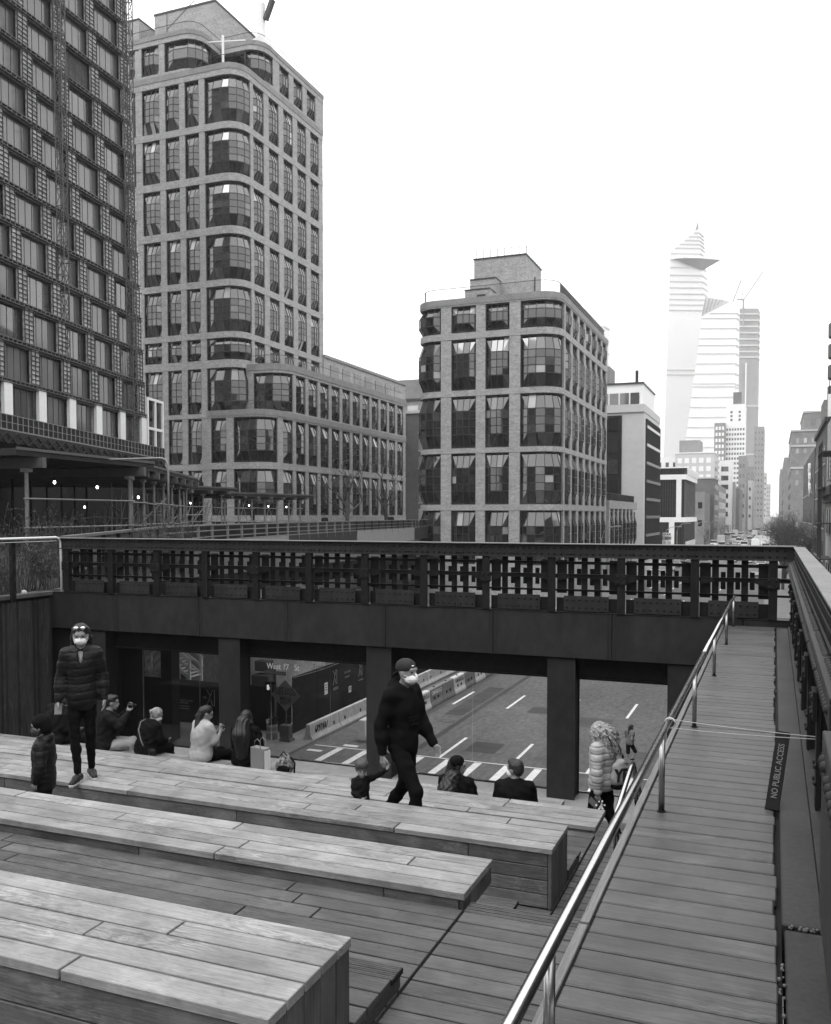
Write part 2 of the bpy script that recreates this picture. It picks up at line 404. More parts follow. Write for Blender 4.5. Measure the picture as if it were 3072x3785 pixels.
# ---- rope barrier and its hanging sign
rp = thing('rope', 'pale double rope tied across the walkway at the sign', 'rope', (-.53, 5.22, .43))
for k, (dz, s) in enumerate(((.02, .035), (-.03, .012))):
    pts = []
    a = Vector((0, 0, dz)); b = Vector((.80, .28, -.075 - .012 * k))
    for i in range(15):
        t = i / 14; p = a.lerp(b, t); p.z += -s * 4 * t * (1 - t) * .6 + (.015 if k == 0 else 0) * math.sin(t * 3.1); pts.append(p)
    MB().tube(pts, .0023, 6).build('strand', 'rope', rp, smooth=True)
MB().tube([(.03 * math.cos(t), .012 * (t / 6), .03 * math.sin(t) - .005) for t in [i * .5 for i in range(26)]], .0035, 6).build('knot', 'rope', rp, smooth=True)
sg = thing('sign', 'black NO PUBLIC ACCESS strip sign hanging from the rope', 'sign', (.004, 5.19, .0))
dirv = Vector((.058, .36, .352)); L = dirv.length
xa = dirv.normalized(); nz = Vector((-.02, -.70, .72)); nz = (nz - xa * nz.dot(xa)).normalized(); ya = nz.cross(xa)
sgm = Matrix((xa, ya, nz)).transposed().to_4x4(); sg.matrix_world = Matrix.Translation((.012, 5.19, .004)) @ sgm
MB().box(0, L, -.036, .036, -.006, .006).build('plate', 'blackp', sg, bevel=.002)
text('lettering', 'NO PUBLIC ACCESS', .046, 'signink', sg, (L * .485, -.002, .0075), (0, 0, 0), font_scale=(.86, 1), bold=.0003)

# ================================================================== the steel girder, railing, columns and windows
YG = 13.92
gr = thing('girder_railing', 'riveted black steel railing girder across the end of the amphitheatre', 'railing', (-6.5, YG, .085))
def G(): return MB()
O = (-6.5, YG, .085)
def gb(x0, x1, y0, y1, z0, z1): return (x0 - O[0], x1 - O[0], y0 - O[1], y1 - O[1], z0 - O[2], z1 - O[2])
ch = MB().box(*gb(-13.06, .30, 13.90, 13.96, .955, 1.148)).box(*gb(-13.06, .26, 13.86, 13.90, .945, .962)).build('top_chord', 'fascia', gr, bevel=.003)
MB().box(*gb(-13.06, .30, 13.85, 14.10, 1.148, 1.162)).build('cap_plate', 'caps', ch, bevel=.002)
rv = MB(); x = -13.0; k = 0
while x < .2:
    for z in (1.005, 1.095): rv.dome((x - O[0], 13.90 - O[1], z - O[2]), .021, .017, (0, -1, 0), 7)
    if k % 10 in (0, 1): x += .055
    else: x += .1
    k += 1
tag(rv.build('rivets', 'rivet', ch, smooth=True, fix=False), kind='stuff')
for nm, z0, z1, yy in (('upper_bar', .835, .882, 13.985), ('middle_bar', .62, .687, 13.965), ('lower_bar', .412, .446, 13.985)):
    MB().box(*gb(-13.06, .25, yy, yy + .02, z0, z1)).box(*gb(-13.06, .25, yy - .03, yy, z1 - .008, z1)).build(nm, 'steel', gr)
XP = [-12.92 + 1.0767 * i for i in range(13)]
for i, xp in enumerate(XP):
    p = MB().box(*gb(xp - .06, xp + .06, 13.885, 13.915, .088, .945)).box(*gb(xp - .012, xp + .012, 13.915, 14.05, .088, .945)).build('post', 'steel', gr, bevel=.003)
    if i % 2 == 0:
        br = MB().box(*gb(xp - .092, xp + .092, 13.865, 13.885, .535, .70)).build('bracket_plate', 'steel', p, bevel=.003)
        rb = MB()
        for dx in (-.05, .05):
            for z in (.57, .66): rb.dome((xp + dx - O[0], 13.865 - O[1], z - O[2]), .021, .017, (0, -1, 0), 7)
        rb.build('bracket_rivets', 'steel', p, smooth=True, fix=False)['kind'] = 'stuff'
    for s in (-1, 1):                                    # diagonal knee from post to middle bar
        if -13 < xp + s * .3 < .25:
            a, b = (.08, .26); z0a, z0b = (.545, .62) if i % 2 == 0 else (.585, .62)
            MB().hexa([(xp + s * a - O[0], .02, z0a - O[2]), (xp + s * b - O[0], .02, z0b - O[2]), (xp + s * b - O[0], .03, z0b - O[2]), (xp + s * a - O[0], .03, z0a - O[2]),
                       (xp + s * a - O[0], .02, .687 - O[2]), (xp + s * b - O[0], .02, .687 - O[2]), (xp + s * b - O[0], .03, .687 - O[2]), (xp + s * a - O[0], .03, .687 - O[2])]).build('knee_plate', 'steel', gr)
            MB().box(*gb(min(xp + s * .061, xp + s * .2), max(xp + s * .061, xp + s * .215), 14.01, 14.02, .38, .90)).build('gusset_plate', 'steel', gr)
    if i < 12:
        for off in (.28, .49, .69):
            MB().box(*gb(xp + off - .048, xp + off + .048, 14.03, 14.04, .30, .955)).build('lattice_strap', 'steel', gr)
        for off in (.385, .59, .79):
            MB().box(*gb(xp + off - .034, xp + off + .034, 14.13, 14.14, .50, .76)).build('hanger_plate', 'steel', gr)
        bp = MB().box(*gb(xp + .19, xp + .885, 13.925, 13.94, .105, .346)).build('kick_plate', 'fascia', gr, bevel=.003)
        rb = MB()
        for q in range(7):
            for z in (.165, .285): rb.dome((xp + .235 + q * .1 - O[0], 13.925 - O[1], z - O[2]), .019, .015, (0, -1, 0), 7)
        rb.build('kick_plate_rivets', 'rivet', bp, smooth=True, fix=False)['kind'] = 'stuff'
        MB().box(*gb(xp + .06, xp + 1.02, 14.0, 14.02, .088, .31)).build('back_plate', 'steel', gr)

fg = thing('fascia_girder', 'plain dark steel fascia beam under the riveted railing', 'girder', (-6.5, YG, -.63))
seams = [-13.45, -11.74, -9.84, -7.97, -6.08, -4.19, -2.29, -.40, .3]
for a, b in zip(seams, seams[1:]):
    MB().box(a + .006 + 6.5, b - .006 + 6.5, 0, .03, 0, .715).build('fascia_plate', 'fascia', fg, bevel=.004)
    if b < 0:
        for dx in (-.075, .03):
            MB().box(b + dx + 6.5, b + dx + .045 + 6.5, -.0025, 0, .0, .714).build('weld_streak', 'streak', fg)
MB().box(-6.95, 6.8, .032, .5, .0, .70).build('girder_core', 'dark', fg)
MB().box(-6.95, 6.8, -.012, .35, .715, .722).build('top_flange', 'fascia', fg)
hb = thing('window_head_beam', 'deep dark beam above the street windows', 'beam', (-6.5, 14.3, -1.02))
MB().box(-6.95, 6.5, 0, .2, 0, .39).box(-6.95, 6.5, -.03, 0, 0, .03).build('web', 'steel', hb)
for k, (x0, x1) in enumerate(((-3.31, -2.86), (-6.47, -6.0), (-9.46, -9.0), (-1.46, -1.0), (-12.6, -12.05))):
    c = thing('steel_column', ('dark steel column beside the woman in the pale jacket', 'dark steel column behind the man in the cap', 'dark steel column between the seated women', 'dark steel column half hidden by the walkway', 'dark steel column behind the woman in the black jacket')[k], 'column', ((x0 + x1) / 2, 13.97, -2.9), 0, 'columns under the girder')
    wd = (x1 - x0) / 2
    MB().box(-wd, wd, 0, .02, 0, 2.25).build('front_flange', 'fascia', c, bevel=.004)
    MB().box(-wd + .02, wd - .02, .02, .34, 0, 2.25).build('web', 'steel', c)
    MB().box(-wd, wd, .34, .36, 0, 2.25).build('rear_flange', 'steel', c, bevel=.004)
ww = thing('street_window', 'wall of tall glass panes looking down on the avenue', 'window', (-6.5, 14.42, -2.9))
gx = [-12.05, -11.53, -10.2, -9.24, -8.63, -7.4, -6.2, -4.7, -3.1, -1.4, .1]
for a, b in zip(gx, gx[1:]):
    MB().box(a + 6.5 + .006, b + 6.5 - .006, 0, .012, .03, 1.88).build('pane', 'glass', ww)
MB().box(-5.6, 6.6, -.02, .035, 0, .028).build('bottom_rail', 'steel', ww)
MB().box(-6.1, -5.03, .02, .06, 0, 1.9).build('side_panel', 'dark', ww)
MB().box(-7.2, -6.12, -.3, -.26, 0, 2.3).build('side_panel', 'dark', ww)
# lettering fixed on the window head
text('lettering', 'West 17   St', .155, 'white', ww, (-8.36 + 6.5, -.012, 1.71), (R(90), 0, 0), font_scale=(.86, 1), bold=.002)
text('lettering', 'th', .075, 'white', ww, (-8.315 + 6.5, -.012, 1.755), (R(90), 0, 0), font_scale=(.9, 1), bold=.001)
text('lettering', 'Tenth', .12, 'signink', ww, (-7.62 + 6.5, -.012, 1.76), (R(90), 0, 0), font_scale=(.8, 1))

# ---- the same railing on the avenue side, seen from above
er = thing('side_railing', 'riveted black steel railing girder beside the walkway', 'railing', (.3, 8, 0))
def eb(x0, x1, y0, y1, z0, z1): return (x0 - .3, x1 - .3, y0 - 8, y1 - 8, z0, z1)
for a, b in ((-1.2, 13.87),):
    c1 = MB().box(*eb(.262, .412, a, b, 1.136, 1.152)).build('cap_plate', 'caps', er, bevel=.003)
    MB().box(*eb(.283, .30, a, b, .93, 1.136)).build('web_plate', 'steel', er)
    for z in (1.075, 1.0): MB().box(*eb(.272, .283, a, b, z - .012, z + .012)).build('edge_strip', 'steel', er, bevel=.003)
for a, b, xx in ((3.6, 13.86, .198), (-1.2, 3.06, .15)):
    le = MB().box(*eb(xx, .283, a, b, .905, .93)).box(*eb(xx, xx + .022, a, b, .80 if b > 5 else .35, .905)).build('ledge_angle', 'caps' if 0 else 'fascia', er, bevel=.004)
    rb = MB(); yy = a + .12; k = 0
    while yy < b - .1:
        rb.dome((xx + .045 - .3, yy - 8, .93), .021, .02, (0, 0, 1), 8)
        rb.dome((xx - .3, yy - 8, .865), .02, .018, (-1, 0, 0), 8)
        k += 1; yy += .075 if k % 12 else .16
    rb.build('ledge_rivets', 'fascia', le, smooth=True, fix=False)['kind'] = 'stuff'
yy = 2.6
while yy < 13.6:
    p = MB().box(*eb(.228, .25, yy - .06, yy + .06, .012, .905)).box(*eb(.25, .42, yy - .012, yy + .012, .012, .905)).build('post', 'steel', er, bevel=.003)
    MB().box(*eb(.205, .228, yy - .09, yy + .09, .5, .66)).build('bracket_plate', 'steel', p, bevel=.003)
    rb = MB()
    for dy in (-.05, .05):
        for z in (.16, .25, .54, .62): rb.dome((.228 - .3 - (.023 if z > .4 else 0), yy + dy - 8, z), .018, .015, (-1, 0, 0), 8)
    rb.build('post_rivets', 'steel', p, smooth=True, fix=False)['kind'] = 'stuff'
    for off in (.32, .55, .78, 1.0): MB().box(*eb(.40, .41, yy + off - .04, yy + off + .04, .0, .93)).build('lattice_strap', 'steel', er)
    MB().box(*eb(.30, .32, yy + .1, yy + 1.24, .03, .3)).build('kick_plate', 'steel', er)
    yy += 1.35
for z in (.42, .62, .84): MB().box(*eb(.36, .385, -1.2, 13.86, z, z + .05)).build('long_bar', 'steel', er)

# ---- timber slat wall and mesh balustrade at the west end
sw = thing('slat_wall', 'dark wall of narrow vertical timber slats beside the toddler', 'wall', (-13.35, 12, -2.9))
MB().box(-.3, -.03, -4.5, 1.96, 0, 2.95).build('backing', 'dark', sw)
random.seed(77); yy = -2.2
while yy < 1.93:
    link('slat', board_mesh(2.86, .045, .03, 'slat', .004), None, sw, (0, yy, 1.43), (0, R(90), 0)); yy += .0565
MB().box(-.12, .06, -4.5, 1.96, 2.92, 3.0).build('cap_beam', 'endw', sw, bevel=.006)
M['galvw'] = gm('mesh_wire', .12, .5, .1, 9, metal=.3)
mr = thing('mesh_balustrade', 'wire mesh balustrade with a pale top rail at the planting bed', 'railing', (-13.06, 12.5, .1))
MB().tube([(0, -4, 1.07), (0, 1.28, 1.07), (0, 1.36, 1.05), (0, 1.40, .98), (0, 1.405, .9), (0, 1.41, .0)], .022, 10).build('top_rail', 'white', mr, smooth=True)
MB().rod((0, -4, 1.0), (0, 1.34, 1.0), .007, 6).build('mesh_wire_edge', 'chromed', mr)
MB().tube([(0, .55, .04), (0, 1.40, .06)], .012, 6).build('bottom_rail', 'chromed', mr)
wm = MB()
for i in range(34):
    a = -3.0 + i * .17
    for s in (-1, 1):
        y0_, y1_ = a, a + s * .6
        if max(y0_, y1_) < 1.4: wm.rod((0, y0_, .05), (0, y1_, .98), .001, 4)
tag(wm.build('wire_mesh', 'galvw', mr), kind='stuff')
for yy in (-1.6, .25):
    MB().box(-.09, -.03, yy - .05, yy + .05, -.1, 1.02).build('post', 'steel', mr)
# ================================================================== street level
ZS = -8.8
M.update(
    asphalt=gm('asphalt', .115, .85, .3, .22, .15, spec=.2, fine=.2, fscale=5, detail=9, stretch=(1, .35, 1)), asphalt3=gm('asphalt_new', .085, .85, .25, .6, .15, spec=.2, fine=.15, fscale=14),
    asphalt2=gm('asphalt_patch', .06, .85, .25, .6, .15, spec=.2, fine=.15, fscale=14),
    ground=gm('city_ground', .12, .9, .2, .05, detail=6),
    pave=gm('pavement_concrete', .2, .85, .22, .8, .1, fine=.12, fscale=8),
    paint=gm('road_paint', .74, .7, .14, 3, fine=.12, fscale=12),
    conc=gm('barrier_concrete', .42, .8, .3, 1.6, .2, stretch=(1, 1, .5), fine=.16, fscale=10),
    plasg=gm('grey_plastic', .20, .5, .2, 2, fine=.08),
    plasw=gm('white_plastic', .62, .5, .15, 2, fine=.08),
    fence=gm('black_fence_cloth', .014, .7, .35, .7, spec=.25),
    ink=gm('grey_print', .30, .6, .1, 5),
    inkd=gm('dark_print', .03, .6, .1, 5),
    diam=gm('sign_face', .17, .45, .15, 2),
    lum=gm('bare_bulb', .9, .4, .02, 5, emit=9),
    timber=gm('raw_timber', .6, .8, .25, 2, stretch=(1, 1, 1), fine=.15),
    galv=gm('galvanised_pole', .3, .5, .15, 4, metal=.3),
    galvd=gm('dark_pole', .08, .55, .15, 4),
    rubber=gm('tyre_rubber', .02, .8, .1, 4),
    carw=gm('white_car_paint', .75, .3, .04, 2, rand=.1), card=gm('dark_car_paint', .06, .3, .1, 2, rand=.5), carg=gm('grey_car_paint', .32, .3, .08, 2, rand=.35),
    cargl=gm('car_glass', .03, .08, .05, 2, ior=1.8),
)
tag(MB().box(-5000, 5000, -600, 7000, ZS - 1, ZS - .15).build('ground', 'ground'), kind='structure')
road = tag(MB().box(-19.4, -1.0, -120, 2400, ZS - .14, ZS).build('road', 'asphalt'), kind='structure')
tag(MB().box(-400, -19.4, 20.5, 32.2, ZS - .14, ZS - .004).build('side_street', 'asphalt'), kind='structure')
tag(MB().box(-1.0, 300, 20.5, 32.2, ZS - .14, ZS - .004).build('side_street', 'asphalt'), kind='structure')
for a, b, m_ in ((-17.9, -16.6, 'asphalt3'), (-14.75, -14.45, 'asphalt2')):
    MB().box(a, b, 37, 140, ZS + .002, ZS + .004).build('tar_patch', m_, road)
cr = MB()
random.seed(5)
for i in range(12):
    x, yy = random.uniform(-17, -5), random.uniform(36.5, 54)
    for k in range(6):
        x2, y2 = x + random.uniform(-.1, .35), yy + random.uniform(.2, .9); cr.bar((x, yy, ZS + .004), (x2, y2, ZS + .004), .03, .003); x, yy = x2, y2
for k, (x, yy) in enumerate(((-15.2, 42.6), (-8.4, 40.3), (-11.4, 51.5))):
    mh = MB().rod((x, yy, ZS + .001), (x, yy, ZS + .007), .36, 20).build('manhole_cover', 'asphalt2', road); MB().rod((x, yy, ZS + .007), (x, yy, ZS + .010), .3, 20).build('manhole_lid', 'galvd', mh)
for k, (x0, x1, y0, y1) in enumerate(((-12.6, -11.2, 37.4, 39.2), (-9.2, -7.4, 43.8, 46.0), (-15.9, -14.9, 44, 52), (-6.4, -4.6, 38.9, 40.1), (-12.0, -10.6, 46, 47.5))):
    MB().box(x0, x1, y0, y1, ZS + .0015, ZS + .0035).build('utility_patch', 'asphalt3' if k % 2 else 'asphalt2', road)
tag(cr.build('crack_sealing', 'asphalt2', road), kind='stuff')
for nm, x0, x1, y0, y1 in (('pavement', -24, -19.4, 32.2, 2400), ('pavement', -1.0, 5, 32.2, 2400), ('pavement', -24, -19.4, -120, 20.5), ('pavement', -1.0, 5, -120, 20.5)):
    tag(MB().box(x0, x1, y0, y1, ZS - .1, ZS + .13).build(nm, 'pave', bevel=.02), kind='structure')
pv = [o for o in bpy.data.objects if o.name == 'pavement'][0]
for i in range(3):
    for j in range(8):
        MB().box(-23.9 + i * 1.5, -22.45 + i * 1.5, 32.4 + j * 1.5, 33.85 + j * 1.5, ZS + .131, ZS + .137).build('flagstone', 'pave', pv)
# lane dashes, crosswalk bars, stop line
for x in (-16.3, -13.22, -10.05, -6.86):
    for k in range(12):
        MB().box(x - .07, x + .07, 35.95 + k * 10.6, 39.7 + k * 10.6, ZS + .004, ZS + .008).build('lane_dash', 'paint', road)
for k in range(13):
    x = -17.85 + k * 1.29
    MB().box(x - .16, x + .16, 32.6, 35.8, ZS + .004, ZS + .008).build('crosswalk_bar', 'paint', road)
MB().box(-19.2, -2, 35.88, 35.96, ZS + .004, ZS + .009).build('crosswalk_edge_line', 'paint', road)
for x, y0, y1 in ((-18.75, 34.9, 36.6), (-17.6, 36.2, 36.6), (-15.6, 36.1, 36.5)):
    MB().box(x - .35, x + .35, y0, y0 + .28, ZS + .009, ZS + .012).build('lane_marking', 'paint', road)

# ---- concrete barriers with a graffiti tag
def jersey(L, prof): return MB().extr(prof, (0, 0, 0), (0, L, 0))
JP = [(-.30, 0), (.30, 0), (.30, .08), (.16, .30), (.09, .82), (-.09, .82), (-.16, .30), (-.30, .08)]
jm = jersey(2.95, JP).mesh('jersey', bevel=.015); jm.materials.append(M['conc'])
for k in range(7):
    o = tag(link('concrete_barrier', jm, None, None, (-19.72, 36.2 + k * 3.0, ZS + .13 if k == 0 else ZS + .002)),
            ('pale concrete barrier with a scrawled graffiti tag nearest the crosswalk' if k == 0 else 'plain concrete barrier in the row along the dark fence'), 'barrier', 'concrete barriers along the fence')
    o.location.z = ZS + .004
    for q in (.5, 2.3):
        MB().box(-.02, .02, q, q + .12, .28, .5).build('lifting_slot', 'dark', o, loc=(.135, 0, .0))
gt = MB()
random.seed(12)
for k in range(6):                                          # hand-drawn loops of the tag
    cx_ = .55 + k * .2
    pts = [(.155 + .0 * t, cx_ + .11 * math.cos(t + k) * (1 + .3 * math.sin(2 * t)), .52 + .16 * math.sin(t * (1 + .15 * k))) for t in [i * .45 for i in range(15)]]
    gt.tube(pts, .013, 4)
ob = [o for o in bpy.data.objects if o.name == 'concrete_barrier'][0]
gt.build('graffiti_tag', 'inkd', ob)
# ---- plastic site barriers, alternating grey and white
PP = [(-.28, 0), (.28, 0), (.28, .14), (.20, .34), (.15, .98), (-.15, .98), (-.20, .34), (-.28, .14)]
pm = {}
for c in ('plasg', 'plasw'):
    pm[c] = jersey(1.92, PP).mesh('site_barrier', bevel=.03); pm[c].materials.append(M[c])
pats = 'gwggwgwggwgg'
for k, ch_ in enumerate(pats):
    o = link('plastic_barrier', pm['plasw' if ch_ == 'w' else 'plasg'], None, None, (-17.25, 41.2 + k * 1.95, ZS + .004))
    lab = {1: 'white plastic site barrier, second in the row along the traffic lane', 2: 'grey plastic site barrier with white lettering, third in the row', 4: 'white plastic site barrier, fifth in the row along the traffic lane'}.get(k, ('white' if ch_ == 'w' else 'grey') + ' plastic site barrier further along the row beside the traffic lane')
    tag(o, lab, 'barrier', 'plastic site barriers')
    for q in (.5, 1.1): MB().box(.16, .215, q, q + .17, .38, .52).build('fork_slot', 'dark', o)
    if k in (1, 2, 4): text('lettering', 'OMNIBUILD', .30, 'inkd' if ch_ == 'w' else 'paint', o, (.196, .96, .74), (R(83), 0, R(90)), bold=.004)
    MB().rod((0, .96, .98), (0, .96, 1.01), .07, 10).build('filler_cap', 'dark', o)
o = tag(link('plastic_barrier', pm['plasw'], None, None, (-17.5, 37.3, ZS + .004), (0, 0, R(0))), 'white plastic barrier standing alone by the crosswalk, end on', 'barrier')
# ---- black site fence with printed panels
def fence(name, label, p0, p1, h, n, poster=()):
    p0, p1 = Vector(p0), Vector(p1); d = p1 - p0; L = d.length; rz = math.atan2(d.y, d.x)
    t = thing(name, label, 'fence', p0, rz)
    for k in range(n):
        a, b = k * L / n, (k + 1) * L / n
        MB().box(a + .01, b - .01, -.03, .03, .02, h).build('panel', 'fence', t, bevel=.004)
    MB().box(0, L, .03, .09, h - .12, h - .02).box(0, L, .03, .09, .4, .5).build('rail', 'timber', t)
    return t
fa = fence('site_fence', 'tall black printed site fence along the avenue', (-20.9, 36.9, ZS + .13), (-20.9, 75, ZS + .13), 2.7, 16)
fb = fence('site_fence', 'black cloth site fence along the side street', (-46, 36.95, ZS + .13), (-20.98, 36.95, ZS + .13), 2.15, 11)
def xi(parent, s, z, h, face, the=True):
    """the tall X I mark as thin strokes; face: +1 / -1 side of the panel"""
    w_ = h * .46; yy = face * .038; m = MB()
    for a, b in (((-w_ * .95, h / 2), (-w_ * .35, h * .12)), ((-w_ * .28, -h * .1), (0, -h / 2)), ((-w_ * .95, -h / 2), (0, h / 2)), ((w_ * .27, h / 2), (w_ * .27, -h / 2))):
        m.bar((s + face * -1 * a[0] * 1, yy, z + a[1]), (s + face * -1 * b[0], yy, z + b[1]), .022, .022, up=(0, 1, 0))
    m.build('printed_mark', 'ink', parent)
    if the: text('lettering', 'THE', h * .14, 'ink', parent, (s + face * w_ * 1.25, yy, z), (R(90), 0, 0 if face < 0 else R(180)), bold=.002)
xi(fb, 46 - 25.35, 1.35, .8, -1)
text('lettering', 'SIX SENSES HOTELS', .13, 'ink', fb, (46 - 27.05, -.036, 1.10), (R(90), 0, 0), bold=.002)
for zz, hw_ in ((.99, .3), (.83, .38), (.71, .34)):
    for k in range(7): MB().box(46 - 27.05 - hw_ + k * hw_ * .28, 46 - 27.05 - hw_ + k * hw_ * .28 + hw_ * .2, -.038, -.031, zz - .03, zz + .03).build('print_line', 'ink', fb)
xi(fa, 4.45, 1.95, .75, -1, False)
text('lettering', 'SIX SENSES', .16, 'ink', fa, (5.8, -.036, 2.0), (R(90), 0, 0))
xi(fa, 7.5, 1.9, .75, -1, False)
for zz, sx in ((1.75, 5.8), (1.40, 4.45), (1.32, 4.45), (1.3, 7.5)):
    for k in range(5): MB().box(sx - .3 + k * .12, sx - .22 + k * .12, -.038, -.031, zz - .025, zz + .025).build('print_line', 'ink', fa)
for s, z, hh, ww_ in ((3.35, 1.55, .6, .34), (6.1, 1.02, .33, .3)):
    pp = MB().box(s - ww_ / 2, s + ww_ / 2, -.038, -.031, z - hh / 2, z + hh / 2).build('notice', 'white', fa)
    for q in range(3): MB().box(s - ww_ * .3, s + ww_ * .3, -.041, -.038, z + hh * (.28 - q * .2) - .02, z + hh * (.28 - q * .2) + .02).build('print_line', 'inkd', pp)
MB().tube([(0, -.05, 2.66), (3, -.05, 2.58), (6, -.05, 2.66), (9, -.05, 2.6), (14, -.05, 2.66)], .012, 5).build('cable', 'ink', fa)
# ---- timber site stair behind the fence, seen above it
st = thing('site_stair', 'raw timber stair with plank guard rails behind the black fence', 'stair', (-31.2, 41.5, ZS))
for s in (-1, 1):
    yy = s * .55
    MB().bar((-2.0, yy, .9), (.1, yy, 2.5), .06, .22).build('stringer', 'timber', st)
    MB().bar((.1, yy, 2.5), (1.6, yy, 1.5), .06, .2).build('stringer', 'timber', st)
    for dz in (.45, .95):
        MB().bar((-2.0, yy, .9 + dz), (.1, yy, 2.5 + dz), .05, .13).build('guard_rail', 'timber', st)
        MB().bar((.1, yy, 2.5 + dz), (1.7, yy, 1.5 + dz), .05, .13).build('guard_rail', 'timber', st)
    for x, z in ((-2.0, .9), (-.95, 1.7), (.1, 2.5), (1.6, 1.5)): MB().box(x - .06, x + .06, yy - .05, yy + .05, 0, z + 1.05).build('post', 'timber', st)
for k in range(7):
    MB().box(-1.9 + k * .28, -1.62 + k * .28, -.5, .5, .95 + k * .22, 1.0 + k * .22).build('tread', 'timber', st)
    MB().box(.2 + k * .2, .42 + k * .2, -.5, .5, 2.35 - k * .14, 2.4 - k * .14).build('tread', 'timber', st)
hoard = tag(MB().box(-46, -24, 46, 46.2, ZS, ZS + 4.5).build('site_hoarding', 'conc'), 'grey sheet hoarding behind the timber site stair', 'hoarding')
for x in (-33.8, -29.3, -27.6):
    bx_ = tag(MB().box(x, x + 1.1, 44, 44.9, ZS + .0, ZS + 1.5 + .3 * math.sin(x)).prism([(x + .1, 44.2), (x + 1.0, 44.2), (x + 1.0, 44.8), (x + .1, 44.8)], ZS + 1.5, ZS + 2.1).build('material_pallet', 'asphalt2', bevel=.03), 'wrapped pallet of building material behind the fence', 'pallet', 'pallets behind the fence')
# ---- signs and small street furniture at the corner
ds = thing('road_sign', 'diamond LEFT LANE ENDS AHEAD sign at the corner', 'sign', (-20.5, 35.6, ZS + .13))
dm = MB().extr([(0, -.72), (.74, 0), (0, .72), (-.74, 0)], (0, -.04, 2.1), (0, -.055, 2.1)); dm.build('plate', 'diam', ds)
for i, tx in enumerate(('LEFT LANE', 'ENDS AHEAD', 'MERGE', 'RIGHT')):
    text('lettering', tx, .23, 'inkd', ds, (0, -.062, 2.1 + (.27, .09, -.16, -.34)[i]), (R(90), 0, 0), font_scale=(.8, 1), bold=.004)
MB().rod((0, 0, 0), (0, 0, 2.75), .035, 8).build('post', 'galvd', ds)
MB().box(-.28, .28, -.2, .3, 0, .12).prism([(-.25, -.2), (.25, -.2), (.22, .2), (-.22, .2)], .12, .75).build('base', 'galvd', ds, bevel=.02)
ps = thing('signal_pole', 'pedestrian signal pole with a raised hand at the corner', 'signal', (-21.25, 35.9, ZS + .13))
MB().rod((0, 0, 0), (0, 0, 3.4), .06, 10).build('post', 'galvd', ps)
hs = MB().box(-.35, .12, -.3, -.06, 2.15, 2.65).build('signal_head', 'blackp', ps, bevel=.02)
hm = MB().box(-.24, -.13, -.32, -.305, 2.28, 2.42)
for k in range(4): hm.box(-.24 + k * .029, -.22 + k * .029, -.32, -.305, 2.42, 2.5 + (.02 if k in (1, 2) else 0))
hm.box(-.13, -.10, -.32, -.305, 2.32, 2.41); M['hand'] = gm('signal_light', .6, .5, .02, 4, emit=.5); hm.build('hand_symbol', 'hand', hs)
pl = MB().box(-.5, .62, -.075, -.06, 2.95, 3.12).build('street_name_plate', 'diam', ps)
for k in range(9): MB().box(-.42 + k * .11, -.35 + k * .11, -.08, -.075, 3.0, 3.07).build('print_line', 'ink', pl)
bl = thing('traffic_barrel', 'striped traffic barrel with stickers beside the diamond sign', 'barrel', (-21.3, 35.7, ZS + .13))
for k, (a, b, ra, rb_, c) in enumerate(((0, .3, .27, .26, 'diam'), (.3, .42, .26, .255, 'ink'), (.42, .58, .255, .25, 'diam'), (.58, .7, .25, .245, 'ink'), (.7, .98, .245, .2, 'blackp'))):
    MB().rod((0, 0, a), (0, 0, b), ra, 16, rb_).build('band', c, bl)
random.seed(4)
for k in range(6):
    a_ = random.uniform(-.15, .15); MB().box(a_ - .035, a_ + .035, -.262, -.255, .74 + k * .035, .80 + k * .035).build('sticker', 'white', bl)
# ---- lamps along the avenue
def lamp(x, y, h, reach, label):
    t = thing('street_lamp', label, 'street lamp', (x, y, ZS + .13), 0, 'cobra street lamps along the avenue')
    MB().tube([(0, 0, 0), (0, 0, h * .8), (reach * .18, 0, h * .92), (reach * .5, 0, h * .985), (reach, 0, h)], [.11, .09, .07, .06, .05], 8).build('mast', 'galv', t, smooth=True)
    MB().box(reach - .1, reach + .75, -.14, .14, h - .07, h + .09).build('lamp_head', 'galv', t, bevel=.04)
lamp(-20.0, 113, 8.9, 1.7, 'cobra street lamp in front of the east brick building')
lamp(-18.9, 196, 8.6, 2.0, 'cobra street lamp beside the white framed building')
lamp(-18.9, 172, 8.2, 2.4, 'cobra street lamp above the parking sign')
lamp(-18.9, 245, 8.6, 2.0, 'cobra street lamp further up the avenue')
lamp(-18.9, 300, 8.6, 2.0, 'farthest cobra street lamp in view')
pk = thing('parking_sign', 'PARK FAST pole sign in front of the white framed building', 'sign', (-22.95, 215, ZS + .13))
MB().rod((0, .1, 0), (0, .1, 4), .1, 8).build('post', 'galv', pk)
for nm, z0, z1, body, inv in (('panel', 5.45, 6.25, 'PARK', 0), ('panel', 4.65, 5.4, 'FAST', 1)):
    b_ = MB().box(-.95, .95, -.1, .1, z0, z1).build(nm, 'plasg' if inv else 'paint', pk, bevel=.03)
    text('lettering', body, .72, 'inkd', b_, (0, -.115, (z0 + z1) / 2), (R(90), 0, 0), bold=.03)
text('lettering', 'Edison', .38, 'inkd', pk, (-.1, 0, 6.5), (R(90), 0, 0), bold=.02)
for s in (-1, 1):
    b_ = MB().box(-.98 if s < 0 else .04, -.04 if s < 0 else .98, -.1, .1, 3.55, 4.55).build('panel', 'paint', pk, bevel=.03)
    for q in range(3): MB().box(s * .5 - .35, s * .5 + .35, -.13, -.1, 3.7 + q * .28, 3.82 + q * .28).build('print_line', 'inkd', b_)

